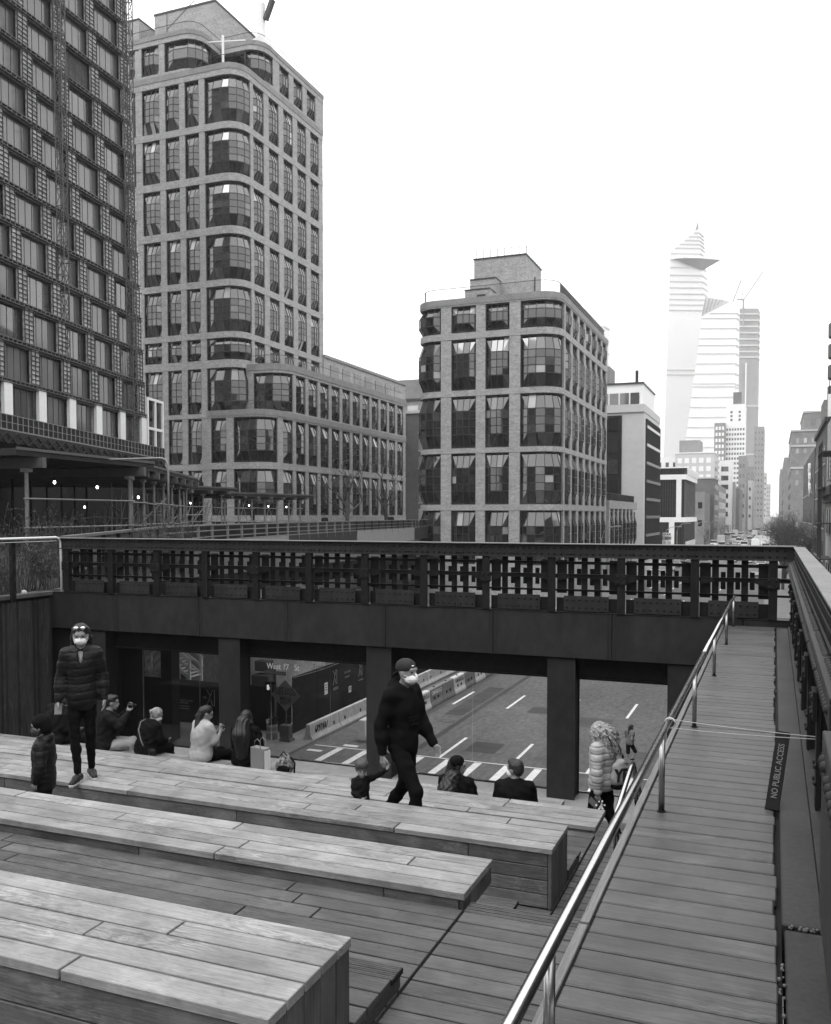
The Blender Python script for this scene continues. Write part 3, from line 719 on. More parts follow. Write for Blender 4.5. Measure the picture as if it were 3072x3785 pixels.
# ---- traffic up the avenue
def car_mesh(kind, paint):
    b = bmesh.new()
    L, W, H, cab = {'car': (4.6, 1.85, 1.45, (.9, 3.6, .62)), 'van': (5.6, 2.0, 2.3, (.0, 4.6, .5)), 'truck': (7.5, 2.4, 3.2, (0, 5.6, .35)), 'bus': (12, 2.55, 3.1, (0, 11.6, .42))}[kind]
    mb_ = MB(); hb_ = H * (1 - cab[2] * .72)
    mb_.hexa([(-W / 2, 0, .3), (W / 2, 0, .3), (W / 2, L, .3), (-W / 2, L, .3), (-W / 2, .06, hb_), (W / 2, .06, hb_), (W / 2, L - .12, hb_ * .94), (-W / 2, L - .12, hb_ * .94)])
    nb = len(mb_.f)
    i = .18 if kind == 'car' else .04
    mb_.hexa([(-W / 2 + .05, cab[0] * .35 + .08, hb_), (W / 2 - .05, cab[0] * .35 + .08, hb_), (W / 2 - .05, cab[1], hb_), (-W / 2 + .05, cab[1], hb_),
              (-W / 2 + i, cab[0] * .9 + .12, H - .06), (W / 2 - i, cab[0] * .9 + .12, H - .06), (W / 2 - i, cab[1] - .7, H - .06), (-W / 2 + i, cab[1] - .7, H - .06)])
    ng = len(mb_.f)
    mb_.box(-W / 2 + i, W / 2 - i, cab[0] * .9 + .14, cab[1] - .72, H - .055, H)
    nr = len(mb_.f)
    for sx in (-1, 1):
        for yy in (.85, L - .9): mb_.rod((sx * (W / 2 - .2), yy, .33), (sx * (W / 2 + .01), yy, .33), .33, 10)
    me = mb_.mesh(kind, fix=True)
    for m_ in (paint, 'cargl', 'rubber'): me.materials.append(M[m_])
    for k, p in enumerate(me.polygons): p.material_index = 0 if k < nb else (1 if k < ng and kind != 'truck' else (0 if k < nr else 2))
    return me
CM = {(k, c): car_mesh(k, c) for k, c in (('car', 'carw'), ('car', 'card'), ('car', 'carg'), ('van', 'carw'), ('truck', 'carw'), ('bus', 'carg'), ('van', 'card'))}
random.seed(31)
for lane, x in enumerate((-18.1, -14.8, -11.6, -8.5, -5.2, -2.3)):
    yy = 150 + random.uniform(0, 20) if lane in (0, 5) else 205 + random.uniform(0, 40)
    while yy < 560:
        kd = random.choices(list(CM), (4, 3, 3, 2, 1, .4, 1))[0]
        o = link({'car': 'car', 'van': 'van', 'truck': 'box_truck', 'bus': 'bus'}[kd[0]], CM[kd], None, None, (x + random.uniform(-.25, .25), yy, ZS + .01))
        nm = {'car': 'car', 'van': 'van', 'truck': 'box truck', 'bus': 'city bus'}[kd[0]]; cw = {'carw': 'white', 'card': 'dark', 'carg': 'grey'}[kd[1]]
        tag(o, f'small {cw} {nm} in the hazy traffic up the avenue', nm.split()[-1], f'{cw} {nm}s in the traffic')
        yy += {'car': 6.2, 'van': 8, 'truck': 11, 'bus': 16}[kd[0]] + random.uniform(0, 9 if lane in (0, 5) else 22)
# ================================================================== buildings
M.update(
    brick=gm('grey_brick', .35, .85, .2, .8, .3, stretch=(1, 1, 2.4), spec=.2, fine=.2, fscale=3.2, detail=9),
    brickd=gm('cornice_concrete', .25, .8, .2, .8, .1, fine=.14, fscale=7),
    frame=gm('bronze_window_frame', .03, .4, .1, 3, spec=.5),
    bglass=gm('facade_glass', .012, .03, .3, 1.2, 0, ior=2.0, rand=.4),
    bglass2=gm('curtained_glass', .05, .05, .3, 1.5, 0, ior=2.1, rand=.6),
    bright=gm('pale_blind', .34, .2, .1, 1, 0, ior=1.8, rand=.4),
    inside=gm('dim_interior', .01, .9, .2, .5),
    stucco=gm('pale_stucco', .45, .85, .1, .5, .05, fine=.08, fscale=5),
    whitew=gm('white_panel', .8, .6, .05, .5, fine=.04, fscale=3),
    greyw=gm('grey_panel', .52, .7, .06, .3, fine=.05, fscale=2, stretch=(1, 1, 3)),
    redbr=gm('dark_brick', .13, .85, .2, .6, .1, fine=.2, fscale=5),
    midbr=gm('mid_brick', .22, .85, .18, .5, .1, fine=.18, fscale=5),
    block=gm('masonry_block', .36, .85, .45, 1.5, .2, fine=.4, fscale=4),
    rail=gm('dark_rail', .035, .6, .2, 3),
    panelg=gm('hung_glass', .095, .14, .18, .5, 0, ior=1.8, rand=.22),
    board=gm('plywood_sheet', .07, .8, .4, .8, fine=.2, fscale=3),
    black=gm('black_sheet', .006, .7, .3, 1),
    scaf=gm('scaffold_tube', .24, .5, .2, 6, metal=.2),
    shed=gm('shed_timber', .02, .8, .3, 1, fine=.2),
    beamg=gm('shed_beam', .10, .7, .2, 1),
    hyg=gm('hazed_tower_glass', .84, .12, .04, .02, 0, ior=1.6), hyg2=gm('hazed_tower_glass_grey', .68, .15, .05, .02, 0, ior=1.6), hyl=gm('tower_spandrel', .56, .5, .1, .05),  # whitened base colours stand in for sky reflection and distance haze
    hyd=gm('bare_concrete_tower', .26, .8, .2, .05), hyk=gm('terrace_soffit', .14, .7, .1, .05),
)
# ---------------- bay windows of the two brick buildings
def straight(wd, n): return [(Vector((wd * i / n, 0)), Vector((0, -1))) for i in range(n + 1)]
def lantern_meshes(pts, h, bulge, tall):
    """faceted bay: pts = [(xy, outward normal)], returns frame mesh, glazing mesh and list of pane quads"""
    n = len(pts) - 1
    fr = [0, .26, .41, .56, .71, 1.0] if tall else [0, .34, .67, 1.0]
    prof = {0: -.12, 1.0: -.02}
    rows = [(t * h, (1.0 if 0 < t < 1 else 0)) for t in fr]
    def P(i, j):
        p, nn = pts[i]; z, full = rows[j]
        off = -.42
        if full: off += bulge * (1.0 if 0 < i < n else .12)
        else: off += .06
        q = p + nn * off; zz = min(max(z, .08), h - .08)
        # outer mullions lean in at the sides
        return Vector((q.x, q.y, zz))
    fm, gl, quads = MB(), MB(), []
    for j in range(len(rows)):
        for i in range(n): fm.bar(P(i, j), P(i + 1, j), .09, .09)
    for i in range(n + 1):
        for j in range(len(rows) - 1): fm.bar(P(i, j), P(i, j + 1), .09, .09, up=(pts[i][1].x, pts[i][1].y, 0))
    # outer surround
    a, b = pts[0], pts[-1]
    for (p, nn) in (a, b):
        q = p - nn * .4; fm.bar((q.x, q.y, 0), (q.x, q.y, h), .16, .5, up=(nn.x, nn.y, 0))
    for i in range(n):
        for zz in (.05, h - .05):
            q0 = pts[i][0] - pts[i][1] * .4; q1 = pts[i + 1][0] - pts[i + 1][1] * .4
            fm.bar((q0.x, q0.y, zz), (q1.x, q1.y, zz), .5, .1)
    for i in range(n):
        for j in range(len(rows) - 1): quads.append((P(i, j), P(i + 1, j), P(i + 1, j + 1), P(i, j + 1)))
    # the cheeks beside the bay
    for i_, s in ((0, 1), (n, -1)):
        p, nn = pts[i_]; q = p - nn * .42
        for j in range(len(rows) - 1):
            gl.add([(q.x, q.y, rows[j][0]), tuple(P(i_, j)), tuple(P(i_, j + 1)), (q.x, q.y, rows[j + 1][0])], [(0, 1, 2, 3)])
    return fm, gl, quads
def pane_obj(q, mat, parent, jit):
    c = sum(q, Vector()) / 4; nrm = (q[1] - q[0]).cross(q[3] - q[0]).normalized()
    ax = Vector((random.uniform(-1, 1), random.uniform(-1, 1), random.uniform(-.3, .3))).normalized()
    rot = Matrix.Rotation(random.uniform(-jit, jit), 3, ax)
    vs = [c + rot @ (p - c) for p in q]
    me = MB().add([tuple(p - nrm * .012) for p in vs] + [tuple(p + nrm * .012) for p in vs], [(3, 2, 1, 0), (4, 5, 6, 7), (0, 1, 5, 4), (1, 2, 6, 5), (2, 3, 7, 6), (3, 0, 4, 7)])
    return me.build('pane', mat, parent)
_lw = {}
def bay(parent, origin, rz, pts_key, pts, h, tall, bulge=.62, single=False, seed=0):
    """window part of a building; single=True gives each pane its own object"""
    key = (pts_key, round(h, 2), tall)
    if key not in _lw:
        fm, gl, quads = lantern_meshes(pts, h, bulge, tall); fme = fm.mesh('bay_frame', fix=True); fme.materials.append(M['frame']); _lw[key] = (fme, gl, quads, {})
    fme, gl, quads, var = _lw[key]
    o = link('window', fme, None, parent, origin, (0, 0, rz))
    rnd = random.Random(seed)
    def pm_():
        r = rnd.random(); return 'bglass' if r < .8 else ('bglass2' if r < .965 else 'bright')
    if single:
        random.seed(seed)
        for q in quads: pane_obj(q, pm_(), o, R(.8))
    else:
        v = seed % 5
        if v not in var:
            mats = ['bglass', 'bglass2', 'bright']; mb_ = MB(); mi = []
            for q in quads:
                c = sum(q, Vector()) / 4; ax = Vector((rnd.uniform(-1, 1), rnd.uniform(-1, 1), rnd.uniform(-.3, .3))).normalized(); rot = Matrix.Rotation(rnd.uniform(-.014, .014), 3, ax)
                mb_.add([tuple(c + rot @ (p - c)) for p in q], [(0, 1, 2, 3)]); mi.append(mats.index(pm_()))
            for f in gl.f: mb_.add([gl.v[k] for k in f], [(0, 1, 2, 3)]); mi.append(0)
            me = mb_.mesh('glazing', fix=False)
            for k in mats: me.materials.append(M[k])
            me.polygons.foreach_set('material_index', mi); var[v] = me
        g = link('glazing', var[v], None, o); g['kind'] = 'stuff'
    return o
def arc(cx_, cy_, r, a0, a1, n): return [(Vector((cx_ + r * math.cos(R(a0 + (a1 - a0) * i / n)), cy_ + r * math.sin(R(a0 + (a1 - a0) * i / n)))), Vector((math.cos(R(a0 + (a1 - a0) * i / n)), math.sin(R(a0 + (a1 - a0) * i / n))))) for i in range(n + 1)]
def strip(pts, z0, z1, d_out, d_in):
    """a band following a plan path"""
    mb_ = MB(); n = len(pts)
    for (p, nn) in pts:
        o_, i_ = p + nn * d_out, p - nn * d_in
        mb_.v += [(o_.x, o_.y, z0), (o_.x, o_.y, z1), (i_.x, i_.y, z1), (i_.x, i_.y, z0)]
    for k in range(n - 1):
        a, b = 4 * k, 4 * k + 4
        for e in range(4): mb_.f.append((a + e, a + (e + 1) % 4, b + (e + 1) % 4, b + e))
    mb_.f += [(0, 1, 2, 3), (4 * n - 1, 4 * n - 2, 4 * n - 3, 4 * n - 4)]
    return mb_
def subpath(x0, x1, Y, nrm, n=1): return [(Vector((x0 + (x1 - x0) * i / n, Y)), Vector(nrm)) for i in range(n + 1)]
def lantern_face(t, O, rows, south, ySouth, corner, east, xEast, zbot, ztop, tag_seed, roof_z, sw=None, pane_rows=()):
    """south: list of (x0,x1) windows; corner: (x_start_on_south, radius, y_end_on_east); east: list of (y0,y1)"""
    xs, r, ye = corner
    cpath = [(Vector((xs, ySouth)), Vector((0, -1)))] + ([(Vector(((xs + xEast - r) / 2, ySouth)), Vector((0, -1)))] if xEast - r - xs > 1.2 else []) + arc(xEast - r, ySouth + r, r, -90, 0, 4) + ([(Vector((xEast, ye)), Vector((1, 0)))] if ye - ySouth - r > .3 else [])
    o2 = Vector((O[0], O[1]))
    # bands
    left = south[0][0] - 1.2 if sw is None else None
    path = []
    if sw: path += [(p - o2, n_) for p, n_ in sw[0]]
    else: path.append((Vector((left, ySouth)) - o2, Vector((0, -1))))
    path += [(p - o2, n_) for p, n_ in cpath]
    yend = east[-1][1] + 1.2
    path.append((Vector((xEast, yend)) - o2, Vector((1, 0))))
    zs = [(zbot, rows[-1][0])] + [(rows[k + 1][1], rows[k][0]) for k in range(len(rows) - 1)][::-1] + [(rows[0][1], ztop)]
    for z0, z1 in zs:
        if z1 - z0 > .05: strip(path, z0 - O[2], z1 - O[2], .04, .75).build('band', 'brick', t)
    strip(path, ztop - O[2], roof_z - O[2], .10, .9).build('cornice', 'brickd', t)
    # piers between windows
    xs_list = sorted([(a, b) for a, b in south])
    ed = [xs_list[0][0] - (1.2 if not sw else 0)] + [v for ab in xs_list for v in ab] + [xs]
    if sw: ed[0] = sw[1]
    for a, b in zip(ed[0::2], ed[1::2]):
        MB().box(a - O[0], b - O[0], ySouth - O[1], ySouth + .8 - O[1], zbot - O[2], ztop - O[2]).build('pier', 'brick', t)
    ed = [ye] + [v for ab in east for v in ab] + [yend]
    for a, b in zip(ed[0::2], ed[1::2]):
        MB().box(xEast - .8 - O[0], xEast - O[0], a - O[1], b - O[1], zbot - O[2], ztop - O[2]).build('pier', 'brick', t)
    # windows
    sd = tag_seed
    for ri, (z0, z1) in enumerate(rows):
        h = z1 - z0; tall = h > 4
        for a, b in south:
            sd += 1; wd = b - a; nn = 4 if wd > 2.5 else 3
            bay(t, (a - O[0], ySouth - O[1], z0 - O[2]), 0, ('s', round(wd, 2), nn), straight(wd, nn), h, tall, seed=sd, single=ri in pane_rows)
        for a, b in east:
            sd += 1; wd = b - a
            bay(t, (xEast - O[0], a - O[1], z0 - O[2]), R(90), ('e', round(wd, 2), 4), straight(wd, 4), h, tall, seed=sd)
        sd += 1
        bay(t, (0, 0, z0 - O[2]), 0, ('c', t.name, ri if 0 else round(xs, 1)), [(p - o2, n_) for p, n_ in cpath], h, tall, bulge=.6, seed=sd, single=ri in pane_rows)
        if sw:
            sd += 1; bay(t, (0, 0, z0 - O[2]), 0, ('w', t.name), [(p - o2, n_) for p, n_ in sw[0] if p.x <= sw[1] + .01], h, tall, seed=sd, single=ri in pane_rows)
    return path
def glass_rail(t, path, z, h, name='glass_balustrade', inset=.45):
    p2 = [(p - n_ * inset, n_) for p, n_ in path]
    strip(p2, z, z + h, .01, .01).build(name, 'clear', t)
    mb_ = MB()
    for (a, na), (b, nb) in zip(p2, p2[1:]): mb_.bar((a.x, a.y, z + h), (b.x, b.y, z + h), .05, .05)
    mb_.build('balustrade_rail', 'rail', t)

# ---- the ten-storey brick building in the middle
O = Vector((-30, 110, ZS))
eb_ = thing('brick_building', 'ten-storey grey brick building with bulging bay windows beside the avenue', 'building', O)
rowsE = [(22.41, 25.43), (15.87, 21.68), (9.28, 15.21), (2.83, 8.71), (-4.0, 2.17)]
swp = [(Vector((-39.25, 108)), Vector((-1, 0)))] + arc(-39.25 + 2.4, 98.4 + 2.4, 2.4, 180, 270, 4) + [(Vector((-36.0, 98.4)), Vector((0, -1)))]
swp = swp[1:]
pE = lantern_face(eb_, O, rowsE, [(-34.74, -31.77), (-30.65, -27.84)], 98.4, (-26.58, 2.5, 101.2), [(101.9 + 3.93 * k, 104.55 + 3.93 * k) for k in range(7)], -22.25, ZS, 25.6, 100, 26.3,
                  sw=(swp, -36.0), pane_rows=(0, 1, 2, 3))
MB().box(-38.6 - O.x, -23.4 - O.x, 99.7 - O.y, 131 - O.y, 0, 34.3).build('core', 'inside', eb_)
MB().box(-39.25 - O.x, -38.6 - O.x, 101 - O.y, 131 - O.y, 0, 35).build('west_wall', 'brick', eb_)
MB().box(-38.9 - O.x, -22.7 - O.x, 99.2 - O.y, 131 - O.y, 34.32, 34.6).build('roof', 'brickd', eb_)
glass_rail(eb_, pE, 35.1, 1.35)
MB().box(-34.6 - O.x, -28.1 - O.x, 106.4 - O.y, 114 - O.y, 34.6, 41.6).build('penthouse', 'brick', eb_)
MB().box(-34.7 - O.x, -28.0 - O.x, 106.3 - O.y, 114.1 - O.y, 41.6, 41.75).build('penthouse_coping', 'frame', eb_)
MB().box(-34.4 - O.x, -31.2 - O.x, 104.2 - O.y, 106.4 - O.y, 34.6, 38.6).build('plant_room', 'brick', eb_)
MB().box(-34.45 - O.x, -31.15 - O.x, 104.1 - O.y, 106.4 - O.y, 38.6, 38.72).build('plant_room_coping', 'frame', eb_)
hut = MB().box(-34.1 - O.x, -31.1 - O.x, 101.4 - O.y, 104 - O.y, 34.6, 36.7).build('roof_hut', 'brick', eb_)
MB().box(-32.6 - O.x, -31.6 - O.x, 101.3 - O.y, 101.45 - O.y, 35.4, 36.1).build('hut_window', 'frame', hut)
MB().box(-34.15 - O.x, -31.05 - O.x, 101.3 - O.y, 104 - O.y, 36.7, 36.8).build('hut_coping', 'frame', hut)
MB().rod((-27.9 - O.x, 110 - O.y, 34.6), (-27.9 - O.x, 110 - O.y, 39.8), .08, 6).build('flue', 'rail', eb_)
mb_ = MB()
for k in range(8):
    x = -34.4 + k * .9; mb_.rod((x - O.x, 106.6 - O.y, 41.7), (x - O.x, 106.6 - O.y, 42.7), .035, 4)
for k in range(8):
    yy = 106.6 + k * 1.0; mb_.rod((-28.2 - O.x, yy - O.y, 41.7), (-28.2 - O.x, yy - O.y, 42.7), .02, 4)
mb_.rod((-34.4 - O.x, 106.6 - O.y, 42.7), (-28.2 - O.x, 106.6 - O.y, 42.7), .02, 4).rod((-28.2 - O.x, 106.6 - O.y, 42.7), (-28.2 - O.x, 114 - O.y, 42.7), .02, 4)
mb_.build('roof_guard_rail', 'rail', eb_)
# ---- low continuation of the same building
ea = thing('low_annex', 'low brick annex with bay windows beside the pale slab building', 'building', (-23, 136, ZS))
strip([(Vector((.75, -4.2)), Vector((1, 0))), (Vector((.75, 24)), Vector((1, 0)))], 11.4, 12.6, .04, 2).build('band', 'brick', ea)
for k in range(7):
    MB().box(-.05, .75, -4.2 + k * 3.9, -3.0 + k * 3.9, 0, 11.4).build('pier', 'brick', ea)
    bay(ea, (.75, -3.0 + k * 3.9, 4.8), R(90), ('e', 2.65, 4), straight(2.65, 4), 6.2, True, seed=k)
MB().box(-6, -.2, -4.2, 24, 0, 12).build('core', 'inside', ea)
glass_rail(ea, [(Vector((.75, -4.2)), Vector((1, 0))), (Vector((.75, 24)), Vector((1, 0)))], 12.6, 1.1)

# ---- the brick tower and its long wing
O = Vector((-68, 106, ZS))
tw = thing('brick_tower', 'tall grey brick tower with rounded bay window corner', 'building', O)
rowsT = [(49.6, 55.19), (43.4, 48.79), (37.06, 42.48), (30.6, 36.13), (24.25, 29.8), (20.82, 23.5), (14.25, 19.85), (7.98, 13.71), (1.6, 7.22), (-4.6, .8)]
winS = [(-79.2, -76.21), (-75.22, -72.55), (-71.69, -69.58), (-68.75, -66.68)]
pT = lantern_face(tw, O, rowsT, winS, 95.3, (-65.85, 2.3, 98.0), [(98.7 + 3.72 * k, 101.2 + 3.72 * k) for k in range(5)], -61.0, ZS, 55.9, 300, 56.6, pane_rows=(0, 1, 2))
MB().box(-84 - O.x, -62.2 - O.x, 96.6 - O.y, 117 - O.y, 0, 64.7).build('core', 'inside', tw)
MB().box(-83 - O.x, -62.0 - O.x, 96.2 - O.y, 117 - O.y, 64.8, 65.0).build('roof', 'brickd', tw)
# top storey, notched at the corner
def top_block(path, z0, z1):
    strip(path, z0, z0 + .5, .04, .8).build('band', 'brick', tw); strip(path, z1 - .6, z1, .05, .8).build('band', 'brick', tw); strip(path, z1, z1 + .55, .12, 1.0).build('cornice', 'brickd', tw)
o2 = Vector((O.x, O.y))
zt0, zt1 = 65.2, 69.9
pa = [(Vector((-84, 95.3)) - o2, Vector((0, -1)))] + [(p - o2, n_) for p, n_ in arc(-66.9 - 2.2, 95.3 + 2.2, 2.2, -90, 0, 4)] + [(Vector((-66.9, 101)) - o2, Vector((1, 0)))]
top_block(pa, zt0, zt1)
pb = [(Vector((-66.5, 100.4)) - o2, Vector((0, -1)))] + [(p - o2, n_) for p, n_ in arc(-61 - 2.3, 100.4 + 2.3, 2.3, -90, 0, 4)] + [(Vector((-61, 117.5)) - o2, Vector((1, 0)))]
top_block(pb, zt0, zt1)
for k, (a, b) in enumerate(winS[:2]):
    bay(tw, (a - O.x, 95.3 - O.y, zt0 + .5), 0, ('s', round(b - a, 2), 4), straight(b - a, 4), 3.6, False, seed=700 + k)
bay(tw, (0, 0, zt0 + .5), 0, ('tc1',), [(Vector((-71.7, 95.3)) - o2, Vector((0, -1))), (Vector((-70.2, 95.3)) - o2, Vector((0, -1)))] + [(p - o2, n_) for p, n_ in arc(-66.9 - 2.2, 97.5, 2.2, -90, 0, 4)][1:] + [(Vector((-66.9, 98.6)) - o2, Vector((1, 0)))], 3.6, False, seed=711, single=True)
bay(tw, (0, 0, zt0 + .5), 0, ('tc2',), [(p - o2, n_) for p, n_ in arc(-61 - 2.3, 102.7, 2.3, -90, 0, 4)] + [(Vector((-61, 103.6)) - o2, Vector((1, 0)))], 3.6, False, seed=712, single=True)
for k in range(3):
    bay(tw, (-61 - O.x, 105.2 + 3.72 * k - O.y, zt0 + .5), R(90), ('e', 2.5, 4), straight(2.5, 4), 3.6, False, seed=720 + k)
for a, b in ((-84, -79.2), (-76.21, -75.22), (-72.55, -71.7)): MB().box(a - O.x, b - O.x, 95.3 - O.y, 96.1 - O.y, zt0, zt1).build('pier', 'brick', tw)
for a, b in ((103.6, 105.2), (107.7, 108.92), (111.42, 112.64), (115.14, 117.5)): MB().box(-61.8 - O.x, -61 - O.x, a - O.y, b - O.y, zt0, zt1).build('pier', 'brick', tw)
MB().prism([(-84 - O.x, 96.6 - O.y), (-70.2 - O.x, 96.6 - O.y), (-68.2 - O.x, 98.3 - O.y), (-68.2 - O.x, 117 - O.y), (-84 - O.x, 117 - O.y)], 65, 70.1).build('top_core', 'inside', tw)
MB().prism([(-68.2 - O.x, 101.7 - O.y), (-63.4 - O.x, 101.7 - O.y), (-62.2 - O.x, 103 - O.y), (-62.2 - O.x, 117 - O.y), (-68.2 - O.x, 117 - O.y)], 65, 70.1).build('top_core', 'inside', tw)
glass_rail(tw, pa, 70.45, 1.2); glass_rail(tw, pb, 70.45, 1.2)
glass_rail(tw, [q for q in pT if q[0].x > -67 + 68][0:7], 65.4, 1.2)
MB().box(-82.3 - O.x, -72.2 - O.x, 107.3 - O.y, 117.4 - O.y, 70, 80.7).build('penthouse', 'brick', tw)
MB().box(-82.4 - O.x, -72.1 - O.x, 107.2 - O.y, 117.5 - O.y, 80.7, 80.95).build('penthouse_coping', 'frame', tw)
MB().box(-95 - O.x, -85 - O.x, 107.3 - O.y, 114 - O.y, 60, 80.8).build('penthouse', 'brick', tw)
MB().box(-95.1 - O.x, -84.9 - O.x, 107.2 - O.y, 114.1 - O.y, 80.8, 81.0).build('penthouse_coping', 'frame', tw)
mb_ = MB()
for k in range(10): mb_.rod((-82 + k * 1.08 - O.x, 107.5 - O.y, 80.9), (-82 + k * 1.08 - O.x, 107.5 - O.y, 82), .025, 4)
mb_.rod((-82.2 - O.x, 107.5 - O.y, 82), (-72.3 - O.x, 107.5 - O.y, 82), .025, 4).rod((-72.3 - O.x, 107.5 - O.y, 82), (-72.3 - O.x, 117 - O.y, 82), .025, 4)
mb_.build('roof_guard_rail', 'rail', tw)
MB().hexa([(-67.6 - O.x, 106 - O.y, 71), (-63.6 - O.x, 106 - O.y, 71), (-63.6 - O.x, 109 - O.y, 71), (-67.6 - O.x, 109 - O.y, 71), (-66.4 - O.x, 106 - O.y, 73.4), (-64.2 - O.x, 106 - O.y, 74.2), (-64.2 - O.x, 109 - O.y, 74.2), (-66.4 - O.x, 109 - O.y, 73.4)]).build('air_handler', 'whitew', tw)
MB().box(-67.4 - O.x, -63.5 - O.x, 109 - O.y, 113 - O.y, 70.3, 72.8).build('air_handler', 'stucco', tw)
MB().rod((-65.1 - O.x, 107.5 - O.y, 73), (-65.1 - O.x, 107.5 - O.y, 79), .55, 12).build('exhaust_stack', 'whitew', tw)
MB().bar((-64.4 - O.x, 107.5 - O.y, 76.8), (-63.3 - O.x, 107.5 - O.y, 79.2), .7, .5).build('stack_cowl', 'frame', tw)
dv = MB().rod((-64.6 - O.x, 97.6 - O.y, 65.4), (-64.6 - O.x, 97.6 - O.y, 70.0), .16, 8); dv.bar((-67 - O.x, 97.6 - O.y, 69.6), (-62 - O.x, 98.6 - O.y, 69.4), .14, .14); dv.build('window_cleaning_davit', 'whitew', tw)
dv = MB().rod((-74 - O.x, 99 - O.y, 70.4), (-74 - O.x, 99 - O.y, 75.5), .05, 6); dv.bar((-74 - O.x, 99 - O.y, 73.2), (-69.8 - O.x, 99 - O.y, 76.0), .06, .06); dv.build('window_cleaning_davit', 'rail', tw)
# wing
O = Vector((-62, 118, ZS))
wg = thing('brick_wing', 'long low brick wing with terraces joined to the brick tower', 'building', O)
pW = lantern_face(wg, O, [(14.46, 19.17)], [], 97, (-60.5, 2.5, 99.6), [(100.2 + 3.3 * k, 102.75 + 3.3 * k) for k in range(11)], -56.0, 13.6, 19.5, 500, 20.3, pane_rows=(0,)) if 0 else None
o2 = Vector((O.x, O.y))
def wing_rows(rows, cornerY, xs, eastw, zb, zt, roofz, seed, single):
    cp = [(Vector((xs, cornerY)), Vector((0, -1))), (Vector(((xs - 58.5) / 2, cornerY)), Vector((0, -1)))] + arc(-56 - 2.5, cornerY + 2.5, 2.5, -90, 0, 4)
    path = [(p - o2, n_) for p, n_ in cp] + [(Vector((-56, eastw[-1][1] + 1)) - o2, Vector((1, 0)))]
    lw_ = 1.0 if cornerY > 95 else 3.7
    path = [(Vector((xs - lw_, cornerY)) - o2, Vector((0, -1)))] + path
    zz = [(zb, rows[-1][0])] + [(rows[k + 1][1], rows[k][0]) for k in range(len(rows) - 1)] + [(rows[0][1], zt)]
    for a, b in zz: strip(path, a - ZS, b - ZS, .04, .75).build('band', 'brick', wg)
    strip(path, zt - ZS, roofz - ZS, .12, .9).build('cornice', 'brickd', wg)
    MB().box(xs - 1.0 - O.x, xs - O.x, cornerY - O.y, cornerY + .8 - O.y, zb - ZS, zt - ZS).build('pier', 'brick', wg)
    if lw_ > 2:
        MB().box(xs - 3.7 - O.x, xs - 3.2 - O.x, cornerY - O.y, cornerY + 2.2 - O.y, zb - ZS, zt - ZS).build('pier', 'brick', wg)
        for z0, z1 in rows: bay(wg, (xs - 3.2 - O.x, cornerY - O.y, z0 - ZS), 0, ('s', 2.2, 3), straight(2.2, 3), z1 - z0, True, seed=seed + int(z0))
    ed = [cornerY + 2.5] + [v for ab in eastw for v in ab] + [eastw[-1][1] + 1]
    for a, b in zip(ed[0::2], ed[1::2]): MB().box(-56.8 - O.x, -56 - O.x, a - O.y, b - O.y, zb - ZS, zt - ZS).build('pier', 'brick', wg)
    for ri, (z0, z1) in enumerate(rows):
        bay(wg, (0, 0, z0 - ZS), 0, ('wc', xs), [(p - o2, n_) for p, n_ in cp], z1 - z0, True, seed=seed + ri, single=single)
        for k, (a, b) in enumerate(eastw): bay(wg, (-56 - O.x, a - O.y, z0 - ZS), R(90), ('e', round(b - a, 2), 3), straight(b - a, 3), z1 - z0, True, seed=seed + 10 + ri * 17 + k)
    return path
p1 = wing_rows([(14.46, 19.17)], 97.0, -60.2, [(100.2 + 3.27 * k, 102.7 + 3.27 * k) for k in range(11)], 13.6, 19.5, 20.3, 500, True)
p2 = wing_rows([(7.98, 13.4), (1.6, 7.2), (-4.6, .8)], 93.2, -60.7, [(96.9 + 3.27 * k, 99.4 + 3.27 * k) for k in range(12)], ZS, 13.6, 14.3, 540, True)
MB().box(-64.2 - O.x, -57.3 - O.x, 94.6 - O.y, 136.5 - O.y, 0, 22).build('core', 'inside', wg)
MB().box(-61 - O.x, -57.2 - O.x, 98.4 - O.y, 136.5 - O.y, 22, 28.7).build('core', 'inside', wg)
MB().box(-64.2 - O.x, -56.6 - O.x, 93.9 - O.y, 97 - O.y, 22.4, 22.6).build('terrace', 'brickd', wg)
MB().box(-62.2 - O.x, -56.5 - O.x, 98 - O.y, 136.5 - O.y, 28.75, 29.0).build('terrace', 'brickd', wg)
glass_rail(wg, p1, 29.1, 1.1); glass_rail(wg, p2[1:6], 23.1, 1.1)
# set-back storey along the terrace
MB().box(-75 - O.x, -60.8 - O.x, 117 - O.y, 148 - O.y, 20, 33.2).build('setback_wall', 'brick', wg)
MB().box(-75 - O.x, -60.6 - O.x, 117 - O.y, 148.2 - O.y, 33.2, 33.6).build('setback_coping', 'brickd', wg)
for k in range(7):
    MB().box(-60.85 - O.x, -60.72 - O.x, 119 + k * 4 - O.y, 121.6 + k * 4 - O.y, 29.6, 32.4).build('window', 'bglass', wg)
